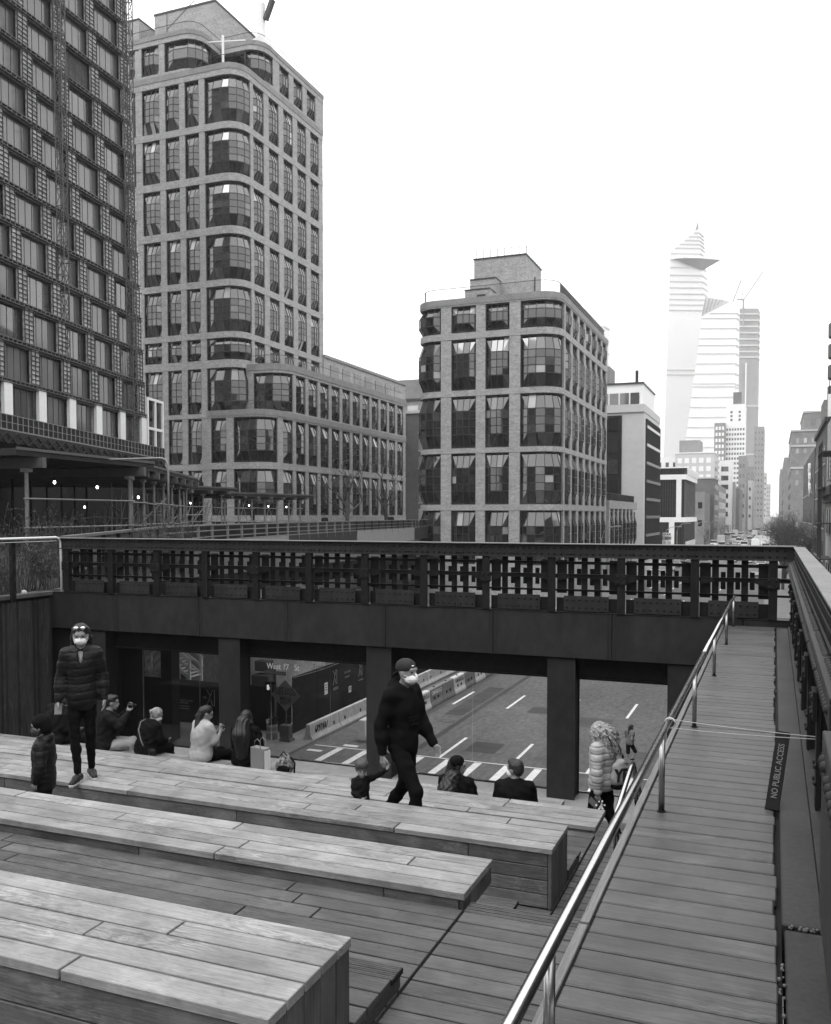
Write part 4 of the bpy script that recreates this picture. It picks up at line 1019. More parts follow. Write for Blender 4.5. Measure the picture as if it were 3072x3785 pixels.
# ---- dark brick houses between the two brick buildings, seen through the gap
def block(name, label, x0, x1, y0, y1, ztop, mat, wins=(), group=None, coping=None):
    """simple building: walls with a coping; wins = [(face, along0, along1, n, z0, z1, rows, w, h, mat)]"""
    t = thing(name, label, 'building', ((x0 + x1) / 2, (y0 + y1) / 2, ZS), 0, group); ox, oy = (x0 + x1) / 2, (y0 + y1) / 2
    MB().box(x0 - ox, x1 - ox, y0 - oy, y1 - oy, 0, ztop - ZS).build('wall', mat, t)
    if coping: MB().box(x0 - ox - .25, x1 - ox + .25, y0 - oy - .25, y1 - oy + .25, ztop - ZS, ztop - ZS + .5).build('coping', coping, t)
    for face, a0, a1, n, z0, z1, rows, w_, h_, wm in wins:
        k = ('w', round(w_, 2), round(h_, 2), wm)
        if k not in _cache:
            me = MB().box(-w_ / 2, w_ / 2, -.06, .05, -h_ / 2, h_ / 2).mesh('window'); me.materials.append(M[wm]); _cache[k] = me
            fm = MB().box(-w_ / 2 - .08, w_ / 2 + .08, -.14, .0, -h_ / 2 - .16, -h_ / 2).mesh('sill'); fm.materials.append(M['stucco']); _cache[k + ('s',)] = fm
        for r in range(rows):
            for i in range(n):
                a = a0 + (a1 - a0) * (i + .5) / n; z = z0 + (z1 - z0) * (r + .5) / rows - ZS
                loc, rz = ((a - ox, y0 - oy, z), 0) if face == 's' else (((x1 - ox, a - oy, z), R(90)) if face == 'e' else ((x0 - ox, a - oy, z), R(-90)))
                o_ = link('window', _cache[k], None, t, loc, (0, 0, rz))
                if n * rows < 40 and y0 < 260: link('sill', _cache[k + ('s',)], None, o_)
    return t
block('dark_brick_building', 'dark brick building with tall pale windows in the gap between the brick buildings', -72, -54, 152, 170, 20.0, 'redbr', [('s', -66.9, -56.5, 2, -6, 19, 8, 1.5, 2.0, 'bright')], coping='greyw')
block('rooftop_building', 'grey building with a glazed top storey behind the brick wing', -84, -60, 176, 195, 25.5, 'midbr', [('s', -83, -61, 8, 17.5, 25, 2, 2.4, 2.8, 'bright')], coping='frame')
block('grey_gable_building', 'flat grey building with roof flues behind the brick wing', -92, -66, 198, 215, 33.5, 'midbr')

# ---- the twisting tower under construction at the left
xt = thing('tower_under_construction', 'twisting tower under construction with unfinished masonry and hung glass', 'building', (-60, 68, ZS))
FH = 3.35; NB = 6; PT = 5.0
def place(z):
    f = (z - 9) / 46.0; ang = R(14.8 - 14.0 * f)          # direction from right end towards the left
    return Vector((-61.66 - 1.62 * f, 78.13 - .7 * f)), ang
def s_mesh(mb_, mat): me = mb_.mesh('m'); me.materials.append(M[mat]); return me
pier = s_mesh(MB().box(-1.3, -.02, 0, .16, .0, FH - .4), 'block')
jamb = s_mesh(MB().box(-1.25, -.06, .16, .75, .0, FH - .4), 'black')
lat = MB()
for k in range(8): lat.box(-1.34, .0, -.09, -.02, .12 + k * .38, .17 + k * .38)
for x in (-1.27, -.66, -.05): lat.box(x - .03, x + .03, -.06, -.0, -.4, FH - .4)
lat = s_mesh(lat, 'rail')
spand = s_mesh(MB().box(-PT, 0, .1, .8, FH - .42, FH - .02), 'black')
brk = MB()
for k in range(8): brk.box(-PT + .25 + k * .62, -PT + .36 + k * .62, -.2, .1, FH - .36, FH - .16)
brk.box(-PT, 0, -.2, .1, FH - .14, FH - .06).box(-PT, 0, -.2, -.1, FH - .40, FH - .34)
brk = s_mesh(brk, 'beamg')
glz = [s_mesh(MB().box(-PT - .06, -1.25, .42, .46, .02, FH - .42), m_) for m_ in ('panelg', 'board', 'bglass2')]
joint = MB()
for k in range(1, 4): joint.box(-1.3 - k * .9, -1.265 - k * .9, .39, .43, .02, FH - .42)
joint.box(-PT, -1.3, .05, .43, FH - .55, FH - .42)
joint = s_mesh(joint, 'frame')
white = s_mesh(MB().box(-1.25, -.1, -.12, .6, -.1, FH - .3), 'whitew')
random.seed(8)
nf = 17
for i in range(nf):
    z = 8.9 + i * FH; p, a = place(z)
    # local x runs from the right end; facade faces +local -y -> towards the avenue
    rz = math.atan2(math.cos(a), -math.sin(a))            # local +x points towards north (away); bays at negative x
    dirn = Vector((math.sin(a), -math.cos(a)))            # from right end to left
    for j in range(NB):
        q = p + dirn * (j * PT)
        L_ = (q.x + 60, q.y - 68, z - ZS)
        rr = (0, 0, rz)
        pr = link('masonry_pier', white if i == 0 else pier, None, xt, L_, rr)
        link('jamb', jamb, None, pr)
        if i > 0: link('pier_lattice', lat, None, pr)['kind'] = 'stuff'
        sp_ = link('spandrel', spand, None, xt, L_, rr); link('bracket_rail', brk, None, sp_)['kind'] = 'stuff'
        r = random.random(); wv = 1 if (i, j) in ((14, 3), (10, 1), (15, 0), (12, 3)) else (2 if r < .16 else 0)
        wn = link('window', glz[wv], None, xt, L_, rr); link('joint', joint, None, wn)
zb = 8.9
for i in range(nf):
    z = 8.9 + i * FH; p, a = place(z); dirn = Vector((math.sin(a), -math.cos(a))); nrm = Vector((math.cos(a), math.sin(a)))
    c0, c1 = p - nrm * .7 + Vector((60, -68)), p + dirn * (NB * PT) - nrm * .7 + Vector((60, -68)); back = -nrm * 16
    MB().prism([(c0.x, c0.y), (c1.x, c1.y), (c1.x + back.x, c1.y + back.y), (c0.x + back.x, c0.y + back.y)], z - ZS + .01, z + FH - ZS - .01).build('floor_core', 'inside', xt)
    e0 = c0 + dirn * .0; MB().prism([(c0.x + nrm.x * .72, c0.y + nrm.y * .72), (c0.x, c0.y), (c0.x + back.x, c0.y + back.y), (c0.x + back.x - dirn.x * .4, c0.y + back.y - dirn.y * .4), (c0.x - dirn.x * .4 + nrm.x * .7, c0.y - dirn.y * .4 + nrm.y * .7)], z - ZS, z + FH - ZS - .03).build('north_wall', 'block', xt)
# white unfinished corner bay at the foot
p, a = place(8.9); dirn = Vector((math.sin(a), -math.cos(a)))
cw = thing('corner_unit', 'white framed corner windows at the foot of the unfinished tower', 'window', (p.x - dirn.x * 2.2, p.y - dirn.y * 2.2, 7.6), math.atan2(math.cos(a), -math.sin(a)))
for x in (-2.0, .0, 2.0): MB().box(x - .14, x + .14, -.2, .1, 0, 6.4).build('mullion', 'whitew', cw)
for z in (0, 3.1, 6.2): MB().box(-2.1, 2.1, -.18, .1, z, z + .28).build('transom', 'whitew', cw)
for x in (-2, 0):
    for z in (.28, 3.38): MB().box(x + .14, x + 1.86, -.02, .02, z, z + 2.82).build('pane', 'bglass', cw)
def mast(s, z0, z1, label):
    zc = 30; p, a = place(zc); dirn = Vector((math.sin(a), -math.cos(a))); nrm = Vector((math.cos(a), math.sin(a)))
    q = p + dirn * s + nrm * 1.1
    t = thing('hoist_mast', label, 'mast', (q.x, q.y, z0), math.atan2(dirn.y, dirn.x), 'hoist masts on the unfinished tower')
    h = z1 - z0; w_ = .34; leg = []
    for sx in (-w_, w_):
        for sy in (-w_, w_): MB().rod((sx, sy, 0), (sx, sy, h), .055, 6).build('chord', 'beamg', t)
    n = int(h / 1.5)
    for sy in (-w_, w_):
        zz = MB()
        for k in range(n):
            a_, b_ = (k * 1.5, (k + 1) * 1.5); s_ = 1 if k % 2 else -1
            zz.bar((-w_ * s_, sy, a_), (w_ * s_, sy, b_), .05); zz.bar((-w_, sy, a_), (w_, sy, a_), .06)
        tag(zz.build('bracing', 'beamg', t), kind='stuff')
    for sx in (-w_, w_):
        zz = MB()
        for k in range(n):
            s_ = 1 if k % 2 else -1; zz.bar((sx, -w_ * s_, k * 1.5), (sx, w_ * s_, (k + 1) * 1.5), .05); zz.bar((sx, -w_, k * 1.5), (sx, w_, k * 1.5), .06)
        tag(zz.build('bracing', 'beamg', t), kind='stuff')
    for k in range(4, int(h), 12): MB().bar((0, -w_, k), (0, -1.1 if 0 else 1.2, k), .08).build('wall_tie', 'beamg', t)
mast(2.9, 8.0, 62, 'lattice hoist mast at the north edge of the unfinished tower')
mast(14.2, 8.0, 62, 'lattice hoist mast in the middle of the unfinished tower')
# ---- overhead protection deck with guard panels
gp = thing('protection_deck', 'row of black guard panels along the overhead protection deck', 'parapet', (-56, 62, 8.0))
a0, b0 = Vector((-52.0, 47.0, 8.0)), Vector((-60.3, 79.4, 7.5))
n = 46; o3 = Vector((-56, 62, 8.0))
for k in range(n):
    p, q = a0.lerp(b0, k / n) - o3, a0.lerp(b0, (k + 1) / n) - o3
    MB().extr([(-.02, 0), (.02, 0), (.02, 1.15), (-.02, 1.15)], p, q).build('guard_panel', 'black', gp)
    fm = MB().bar(p + Vector((.05, 0, 0)), p + Vector((.05, 0, 1.2)), .06); fm.bar(p + Vector((.05, 0, 1.17)), q + Vector((.05, 0, 1.17)), .05); fm.bar(p + Vector((.05, 0, .6)), q + Vector((.05, 0, .6)), .04); fm.bar(p + Vector((.05, 0, .04)), q + Vector((.05, 0, .04)), .1)
    fm.build('panel_frame', 'scaf', gp)
MB().hexa([tuple(a0 - o3 + Vector((-8, -2, -.9))), tuple(a0 - o3 + Vector((.1, 0, -.9))), tuple(b0 - o3 + Vector((.1, 0, -.9))), tuple(b0 - o3 + Vector((-8, 2, -.9))),
           tuple(a0 - o3 + Vector((-8, -2, -.02))), tuple(a0 - o3 + Vector((.1, 0, -.02))), tuple(b0 - o3 + Vector((.1, 0, -.02))), tuple(b0 - o3 + Vector((-8, 2, -.02)))]).build('deck_slab', 'shed', gp)
tr = MB()
for k in range(24):
    p, q = a0.lerp(b0, k / 24) - o3, a0.lerp(b0, (k + 1) / 24) - o3
    tr.bar(p + Vector((.2, 0, -.15)), q + Vector((.2, 0, -.95)), .1); tr.bar(p + Vector((.2, 0, -.95)), q + Vector((.2, 0, -.15)), .1)
tag(tr.build('truss_web', 'shed', gp), kind='stuff')
tag(MB().hexa([(-70, 44, ZS), (-55.5, 47, ZS), (-63.5, 79, ZS), (-78, 78, ZS), (-70, 44, 8.9), (-55.5, 47, 8.9), (-63.5, 79, 8.9), (-78, 78, 8.9)]).build('site_podium', 'inside'), 'black unlit base storeys of the unfinished tower', 'building')

# ---- elevated park viaduct running north
vd = thing('park_viaduct', 'elevated park viaduct curving north between the buildings', 'viaduct', (-28, 50, 0))
edge = [Vector(p) for p in ((-14.0, 15.0), (-23.3, 30.6), (-26.1, 38.1), (-29.1, 50.9), (-32.3, 67.9), (-35.3, 88.3), (-42.5, 120), (-46, 150))]
west = [Vector(p) for p in ((-60, 15.0), (-58, 30.6), (-54, 40), (-50, 52), (-47, 68), (-48, 88), (-54, 120), (-58, 150))]
o2 = Vector((-28, 50)); E_ = [e - o2 for e in edge]; W_ = [e - o2 for e in west]
poly = [tuple(e) for e in E_] + [tuple(e) for e in W_[::-1]]
MB().prism(poly, -.9, -.05).build('deck', 'shed', vd)
fas = ['fascia', 'fascia', 'sill', 'fascia', 'sill', 'fascia', 'fascia']
for k in range(len(E_) - 1):
    p, q = E_[k], E_[k + 1]
    MB().extr([(-.12, -1.0), (.05, -1.0), (.05, .30), (-.12, .30)], (p.x, p.y, 0), (q.x, q.y, 0)).build('fascia_beam', fas[k], vd)
    d = (q - p); L = d.length; m = max(2, int(L / 2.1))
    rb = MB(); rb.bar((p.x, p.y, 1.13), (q.x, q.y, 1.13), .16, .07); rb.bar((p.x, p.y, .35), (q.x, q.y, .35), .06)
    rb.build('top_rail', 'scaf' if k in (1, 2) else ('caps' if k > 2 else 'kerbw'), vd)
    for i in range(m):
        a = p.lerp(q, i / m); MB().box(a.x - .05, a.x + .05, a.y - .05, a.y + .05, .0, 1.1).build('rail_post', 'scaf' if k in (1, 2, 3) else 'steel', vd)
    if k in (1, 2, 3, 4):
        rb = MB()
        for z in (.55, .85): rb.bar((p.x, p.y, z), (q.x, q.y, z), .05)
        rb.build('mid_rail', 'scaf', vd)
        MB().extr([(-.30, .3), (-.26, .3), (-.26, 1.08), (-.30, 1.08)], (p.x, p.y, 0), (q.x, q.y, 0)).build('kick_sheet', 'fence' if k < 3 else 'fascia', vd)
    if k == 0:
        for dz in (.1, .3, .5, .7, .9): MB().extr([(-.06, dz), (-.02, dz), (-.02, dz + .16), (-.06, dz + .16)], (p.x, p.y, 0), (q.x, q.y, 0)).build('timber_rail_board', 'endw', vd)
    c = p.lerp(q, .5) + Vector((-1.2, 0))
    MB().box(c.x - .3, c.x + .3, c.y - .3, c.y + .3, ZS, -.9).build('column', 'steel', vd)

# ---- sidewalk sheds and pipe scaffolds standing on the viaduct
def shed(label, p0, p1, z, n, depth, thick, braces=True):
    p0, p1 = Vector(p0), Vector(p1); d = (p1 - p0); L = d.length; rz = math.atan2(d.y, d.x)
    t = thing('protective_shed', label, 'shed', (p0.x, p0.y, -.05), rz, 'timber protective sheds')
    MB().box(-1.5, L + 1.2, -.7, depth, z, z + .28).build('roof_deck', 'shed', t)
    MB().box(-1.5, L + 1.2, -.75, -.68, z + .22, z + .34).build('roof_edge', 'beamg', t)
    for k in range(n):
        x = L * k / (n - 1)
        MB().box(x - .12, x + .12, -.9, depth, z - thick, z - .01).build('cross_beam', 'beamg', t)
        po = MB().rod((x, 0, 0), (x, 0, z - thick), .08, 8).build('post', 'scaf', t)
        MB().box(x - .25, x + .25, -.12, .12, z - thick - .16, z - thick - .01).build('post_head', 'scaf', po)
        if depth > 4: MB().rod((x, depth * .5, 0), (x, depth * .5, z - thick), .07, 6).build('post', 'shed', t)
    for zz in (1.15, 2.35):
        for k in range(n - 1):
            MB().rod((L * k / (n - 1) - .3, -.1, zz + random.uniform(-.04, .04)), (L * (k + 1) / (n - 1) + .3, -.1, zz + random.uniform(-.1, .04)), .04, 6).build('cross_tube', 'scaf', t)
    if braces:
        for k in range(1, n - 1):
            x = L * k / (n - 1)
            MB().rod((x, .2, .1), (x + (1.1 if k % 2 else -1.1), .2, 2.9), .035, 6).build('brace_tube', 'scaf', t)
    return t
random.seed(14)
shed('near protective shed with a pale steel post, nearest the slat wall', (-29.5, 29.5), (-30.5, 37.3), 4.1, 2, 17, .45, False)
shed('middle protective shed crowded with pipe scaffolding', (-31.2, 38.3), (-39.6, 54.6), 4.05, 7, 14, .4)
shed('low protective shed in front of the brick tower', (-43.9, 60.2), (-43.9, 65.5), 3.7, 3, 4, .25)
shed('long thin protective shed in front of the brick wing', (-44.6, 67), (-43.2, 78), 3.35, 7, 3, .18)
sf = thing('pipe_scaffold', 'tangle of steel pipe scaffolding on the viaduct', 'scaffold', (-37, 50, 0))
random.seed(22)
for k in range(54):
    t_ = random.random(); x, yy = -33.5 - 12 * t_ + 37 + random.uniform(-3, 1), 40 + 26 * t_ - 50
    h = random.uniform(1.4, 3.4); MB().rod((x, yy, 0), (x, yy, h), .035, 6).build('standard_tube', 'scaf', sf)
    if k % 2: MB().rod((x, yy, random.uniform(.4, 2.6)), (x + random.uniform(-2.8, -1), yy + random.uniform(2, 5), random.uniform(.4, 2.8)), .03, 6).build('ledger_tube', 'scaf', sf)
    else: MB().rod((x, yy, .1), (x + random.uniform(-1, 1), yy + random.uniform(.6, 1.6), random.uniform(1.5, 2.8)), .03, 6).build('brace_tube', 'scaf', sf)
bt = thing('bent_conduit', 'tall bent pipe rising from the viaduct railing', 'pipe', (-26.0, 34.5, 0))
MB().tube([(0, 0, 0), (0, 0, 3.9), (-.1, 0, 4.15), (-.35, 0, 4.25), (-3.6, 0, 4.25)], .045, 8).build('tube', 'scaf', bt, smooth=True)
# added black walls standing in for the deep shade behind the sheds
tag(MB().extr([(0, 0), (.1, 0), (.1, 5.2), (0, 5.2)], (-47, 24, -.05), (-53, 58, -.05)).build('shade_wall', 'black'), 'added black wall for the shade at the back of the sheds', 'netting')
tag(MB().extr([(0, 0), (.1, 0), (.1, 4.6), (0, 4.6)], (-53, 58, -.05), (-47.5, 68, -.05)).build('shade_wall', 'black'), 'added black wall for the shade behind the pipe scaffolding', 'netting')
random.seed(3)
blab = ['big bare bulb hanging nearest the left edge under the shed', 'bare bulb on the pale shed post', 'bare bulb hanging between the two pale shed posts', 'small bare bulb deep under the near shed', 'bare bulb where the scaffolding starts']
for k, (x, yy, z) in enumerate(((-30.2, 28.2, 3.2), (-29.4, 31.0, 3.05), (-30.2, 34.6, 2.95), (-38.5, 43, 2.1), (-31.0, 38.6, 2.55), (-36.2, 47.5, 1.9), (-44.2, 61.5, 2.6), (-44.0, 70, 2.5), (-43.8, 73, 2.45), (-43.6, 76, 2.4))):
    b_ = thing('hanging_bulb', blab[k] if k < 5 else 'tiny bare bulb in the string under the far sheds', 'lamp', (x, yy, z), 0, 'bare bulbs under the sheds')
    MB().ball((0, 0, 0), (.055, .055, .075), 8, 6).build('bulb', 'lum', b_, smooth=True)
    MB().rod((0, 0, .09), (0, 0, .22), .04, 6).rod((0, 0, .22), (0, 0, .85), .008, 4).build('socket', 'blackp', b_)

# ---- west side of the avenue
gb_ = block('pale_slab_building', 'building with a blank pale end wall and dark ribbed avenue front', -33, -22, 166.3, 190, 20.2, 'greyw')
ox, oy = -27.5, 178.15
MB().box(-22 - ox - .02, -22 - ox + .15, 168.6 - oy, 189.5 - oy, 2.2, 28.0).build('dark_front', 'black', gb_)
for k in range(8): 
    MB().box(-22 - ox + .15, -22 - ox + .35, 168.6 - oy, 189.5 - oy, 3.2 + k * 3.3, 3.75 + k * 3.3).build('spandrel', 'panelg', gb_)
for k in range(16): MB().box(-22 - ox + .15, -22 - ox + .3, 168.8 + k * 1.36 - oy, 168.95 + k * 1.36 - oy, 2.2, 28.0).build('fin', 'rail', gb_)
MB().box(-34 - ox, -25.9 - ox, 166.1 - oy, 166.3 - oy, 0, 28.5).build('dark_bay', 'black', gb_)
for k in range(7):
    MB().box(-28.3 - ox, -26.5 - ox, 165.95 - oy, 166.1 - oy, 2.3 + k * 3.9, 4.9 + k * 3.9).build('window', 'bglass2' if k % 3 else 'bglass', gb_)
MB().box(-33.5 - ox, -21.9 - ox, 166 - oy, 190.2 - oy, 29.0, 30.4).build('cornice', 'greyw', gb_)
pn = MB().box(-33 - ox, -22.8 - ox, 170.3 - oy, 188 - oy, 30.4, 34.6).build('penthouse', 'whitew', gb_)
for k in range(5): MB().box(-32.6 + k * 1.9 - ox, -31.0 + k * 1.9 - ox, 170.15 - oy, 170.3 - oy, 30.6, 33.0).build('penthouse_window', 'bglass2', gb_)
MB().box(-33 - ox, -22.6 - ox, 170.0 - oy, 188 - oy, 34.6, 34.9).build('penthouse_coping', 'frame', gb_)
MB().box(-34 - ox, -29.8 - ox, 176 - oy, 182 - oy, 34.9, 39).build('stair_tower', 'midbr', gb_)
MB().rod((-24.4 - ox, 174 - oy, 34.9), (-24.4 - ox, 174 - oy, 37.6), .3, 6).build('antenna', 'rail', gb_)
# white framed building
wf = block('white_framed_building', 'dark glass building in a bold white frame', -31, -22.2, 248, 283, 14.2, 'black')
ox, oy = -26.6, 265.5
for z0, z1 in ((19.9, 21.2), (8.6, 9.9), (22.9, 23.2)): MB().box(-31 - ox, -21.6 - ox, 247.6 - oy, 283 - oy, z0, z1).build('white_band', 'whitew', wf)
for x0, x1, z0, z1 in ((-24.2, -22.9, 9.9, 19.9), (-26.0, -24.6, 0, 8.6), (-31, -29.9, 9.9, 23)): MB().box(x0 - ox, x1 - ox, 247.6 - oy, 248.4 - oy, z0, z1).build('white_pier', 'whitew', wf)
for k in range(12): MB().box(-22.2 - ox, -21.95 - ox, 248.5 + k * 2.9 - oy, 248.9 + k * 2.9 - oy, 9.9, 22.9).build('fin', 'redbr', wf)
for k in range(12): MB().box(-21.6 - ox, -21.3 - ox, 249 + k * 2.9 - oy, 250 + k * 2.9 - oy, 21.2, 23).build('white_fin', 'whitew', wf)
for k in range(14): MB().box(-30.8 + k * .62 - ox, -30.7 + k * .62 - ox, 247.8 - oy, 248 - oy, 0, 23).build('mullion', 'rail', wf)
for z in (12, 14.5, 17, 3, 5.5): MB().box(-30.9 - ox, -22.3 - ox, 247.75 - oy, 248 - oy, z, z + .14).build('transom', 'rail', wf)
for k in range(9): MB().box(-21.9 - ox, -21.5 - ox, 250 + k * 3.6 - oy, 250.8 + k * 3.6 - oy, 0, 3.4).build('street_column', 'whitew', wf)
block('brick_block', 'low brown brick block beyond the white framed building', -30, -21.8, 318, 345, 9.5, 'midbr', [('s', -29.5, -22, 3, -4, 8, 2, 1.4, 2, 'bglass')])
block('brick_block', 'tall brown brick block along the avenue', -30, -20.5, 346, 372, 15, 'redbr', [('e', 348, 370, 5, -5, 14, 5, 1.5, 1.8, 'bglass2')], coping='stucco')
block('glazed_block', 'block with a glazed avenue front', -30, -20.5, 373, 432, 13.6, 'midbr', [('e', 376, 430, 8, -5, 12, 4, 4.6, 2.6, 'panelg')])
block('balcony_building', 'pale apartment building with bright balcony windows', -43.5, -26, 438, 470, 30.4, 'greyw', [('s', -43, -27, 5, -2, 29, 8, 2.0, 2.4, 'whitew'), ('e', 440, 468, 4, -2, 29, 8, 3, 2, 'bglass')], coping='whitew')
block('plant_block', 'plain grey rooftop block behind the balcony building', -43, -33.5, 452, 470, 37.6, 'midbr')
block('pale_building', 'small white building beside the balcony building', -60, -44, 470, 500, 31, 'whitew', [('s', -56, -45, 3, 5, 29, 6, 1.6, 2.4, 'bglass')])
block('striped_building', 'narrow white building with dark window bands', -26, -20.5, 476, 500, 29, 'whitew', [('s', -25.5, -21, 1, 0, 27, 6, 3.4, 2.4, 'bglass')])
block('grey_building', 'grey building with two columns of windows', -23.5, -20.3, 505, 540, 19, 'midbr', [('s', -23.2, -20.6, 1, 0, 18, 5, 1.8, 2.2, 'bglass')])
block('dark_party_wall', 'dark narrow building along the avenue', -22, -18.5, 545, 600, 17, 'redbr')
block('pale_tower', 'slim white tower with dark windows at its shoulders', -36, -22, 743, 775, 87.5, 'whitew', [('s', -35, -23, 2, 74, 83, 3, 1.6, 1.8, 'bglass'), ('s', -36, -22, 7, 10, 70, 16, 1.3, 1.8, 'panelg')])
block('rooftop_plant', 'dark plant block on top of the slim white tower', -31, -25, 745, 755, 97, 'redbr')
block('brown_slab', 'brown apartment slab with pale windows beside the slim white tower', -44, -36, 735, 755, 72.8, 'midbr', [('s', -43.5, -36.5, 3, 20, 71, 11, 1.5, 2.6, 'whitew')])
for k, (x0, x1, yy, zt, m_, n_) in enumerate(((-22, -17.5, 620, 40, 'midbr', 'grey street wall building under the tall towers'), (-21, -15, 700, 27, 'stucco', 'pale street wall building further up the avenue'), (-22, -16, 800, 42, 'midbr', 'brown street wall building in the haze'), (-20, -10.5, 965, 90, 'midbr', 'tall brown tower closing the street wall'), (-17, -9, 1150, 52, 'stucco', 'pale hazy block beyond the brown tower'), (-15, -6, 1500, 50, 'stucco', 'faint far block near the vanishing point'))):
    block('street_wall_building', n_, x0, x1, yy, yy + 60, zt, m_, [('s', x0 + .4, x1 - .4, 2 if k < 3 else 3, -2, zt - 3, max(4, int(zt / 6)), 1.3, 2.2, 'bglass2')])

# ---- the far glass towers
def tower(name, label, base, top, floors, mat, lines=(), line_w=1.1, kind='building'):
    """base/top: four corner points (x,y) at z0,z1; horizontal spandrel lines at given heights"""
    cx_, cy_ = sum(p[0] for p in base) / 4, sum(p[1] for p in base) / 4
    t = thing(name, label, 'tower', (cx_, cy_, ZS))
    z0 = 0; B = [(p[0] - cx_, p[1] - cy_, 0) for p in base]; T = [(p[0] - cx_, p[1] - cy_, p[2] - ZS) for p in top]
    MB().hexa(B + T).build('glass_skin', mat, t)
    H = max(p[2] for p in T)
    for z in lines:
        f = lambda i: (Vector(B[i]).lerp(Vector(T[i]), (z - ZS) / (T[i][2])))
        if T[0][2] < (z - ZS) <= T[1][2]:
            p = Vector(T[0]).lerp(Vector(T[1]), (z - ZS - T[0][2]) / (T[1][2] - T[0][2])); q = f(1); d = Vector((0, -.6, 0)); MB().bar(p + d, q + d, .8, line_w).build('spandrel', 'hyl', t)
        if all((z - ZS) <= T[i][2] for i in (0, 1)):
            p, q = f(0), f(1); d = Vector((0, -.6, 0)); MB().bar(p + d, q + d, .8, line_w).build('spandrel', 'hyl', t)
        if all((z - ZS) <= T[i][2] for i in (1, 2)):
            p, q = f(1), f(2); d = Vector((.6, 0, 0)); MB().bar(p + d, q + d, .8, line_w).build('spandrel', 'hyl', t)
    return t
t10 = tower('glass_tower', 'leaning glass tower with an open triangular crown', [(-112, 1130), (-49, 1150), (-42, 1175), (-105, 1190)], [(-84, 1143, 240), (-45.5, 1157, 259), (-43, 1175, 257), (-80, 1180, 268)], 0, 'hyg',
            lines=[214, 226, 238, 250 - 6, 160, 156.5, 60, 72, 84, 96, 108, 120, 132, 144, 172, 184, 196, 206], line_w=.6)
MB().add([(-85 + 77, 1141 - 1161, 240 - ZS), (-80 + 77, 1143 - 1161, 264 - ZS), (-48 + 77, 1156 - 1161, 258 - ZS), (-54 + 77, 1153 - 1161, 256 - ZS)], [(0, 1, 2, 3)])
cr = MB().hexa([(-8, -19, 249), (23, -7, 265.5), (23, -6, 265.5), (-8, -18, 249), (-3.5, -19, 272), (23, -7, 267), (23, -6, 267), (-3.5, -18, 272)]); cr.build('crown_frame', 'hyl', t10)
for k in range(6): MB().bar((-7 + k * 4.2, -19.4, 251 + k * 2.5), (-3 + k * 4.2, -18.4, 271 - k * .7), .9).build('crown_brace', 'hyd', t10)
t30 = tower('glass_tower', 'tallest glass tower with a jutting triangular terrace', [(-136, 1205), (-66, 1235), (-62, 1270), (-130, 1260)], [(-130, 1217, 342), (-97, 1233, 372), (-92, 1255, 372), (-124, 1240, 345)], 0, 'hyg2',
            lines=[367, 362, 357, 352, 347, 340, 332, 322, 312, 304, 296, 288, 281, 274, 267, 190, 184], line_w=1.2)
c30 = Vector((-98.5, 1242.5))
MB().prism([(-128 - c30.x, 1214 - c30.y), (-92 - c30.x, 1231 - c30.y), (-69.5 - c30.x, 1242 - c30.y), (-90 - c30.x, 1226 - c30.y), (-112 - c30.x, 1213 - c30.y)], 331.5 - ZS, 334 - ZS).build('terrace_slab', 'hyg', t30)
MB().add([(-126 - c30.x, 1214 - c30.y, 331.4 - ZS), (-69.5 - c30.x, 1242 - c30.y, 331.4 - ZS), (-90 - c30.x, 1226 - c30.y, 331.4 - ZS), (-91 - c30.x, 1233 - c30.y, 318 - ZS)], [(0, 2, 3), (2, 1, 3), (1, 0, 3), (0, 1, 2)]).build('terrace_soffit', 'hyk', t30)
MB().hexa([(-101 - c30.x, 1233 - c30.y, 370 - ZS), (-96.5 - c30.x, 1233 - c30.y, 371 - ZS), (-96.5 - c30.x, 1236 - c30.y, 371 - ZS), (-101 - c30.x, 1236 - c30.y, 370 - ZS), (-98.2 - c30.x, 1233 - c30.y, 380 - ZS), (-97.6 - c30.x, 1233 - c30.y, 386 - ZS), (-97.6 - c30.x, 1236 - c30.y, 386 - ZS), (-98.2 - c30.x, 1236 - c30.y, 380 - ZS)]).build('spire', 'hyd', t30)
for z in (285, 188): MB().box(-128 - c30.x, -80 - c30.x, 1211 - c30.y, 1212 - c30.y, z - 6 - ZS, z + 6 - ZS).build('louvre_band', 'hyl', t30) if 0 else None
t50 = tower('square_tower', 'dark square tower topped out with cranes', [(-54, 1390), (-26, 1400), (-24, 1430), (-52, 1425)], [(-51, 1393, 300), (-26.1, 1403, 300), (-24, 1430, 300), (-50, 1425, 300)], 0, 'hyd', lines=[292, 283, 274, 265, 256, 247, 238, 230, 160, 90], line_w=2.2)
MB().box(-3.0, -1.2, -20.2, -19, 0, 230).build('pale_fin', 'hyg', t50)
for k, (x, yy, z, jx, jz, lab) in enumerate(((-46, 1395, 300, 26, 38, 'crane on the dark square tower, jib raised to the right'), (-62, 1300, 262, 16, 44, 'crane between the glass towers with a steep jib'))):
    c = thing('tower_crane', lab, 'crane', (x, yy, z), 0, 'cranes on the far towers')
    MB().box(-1.3, 1.3, -1.3, 1.3, -30, 14).build('mast', 'hyd', c); MB().bar((0, 0, 12), (jx, 0, 12 + jz), 1.3).build('jib', 'hyd', c); MB().bar((0, 0, 12), (-9, 0, 14), 1.8).build('counter_jib', 'hyd', c); MB().bar((-3, 0, 13), (0, 0, 27), 1.0).build('a_frame', 'hyd', c)
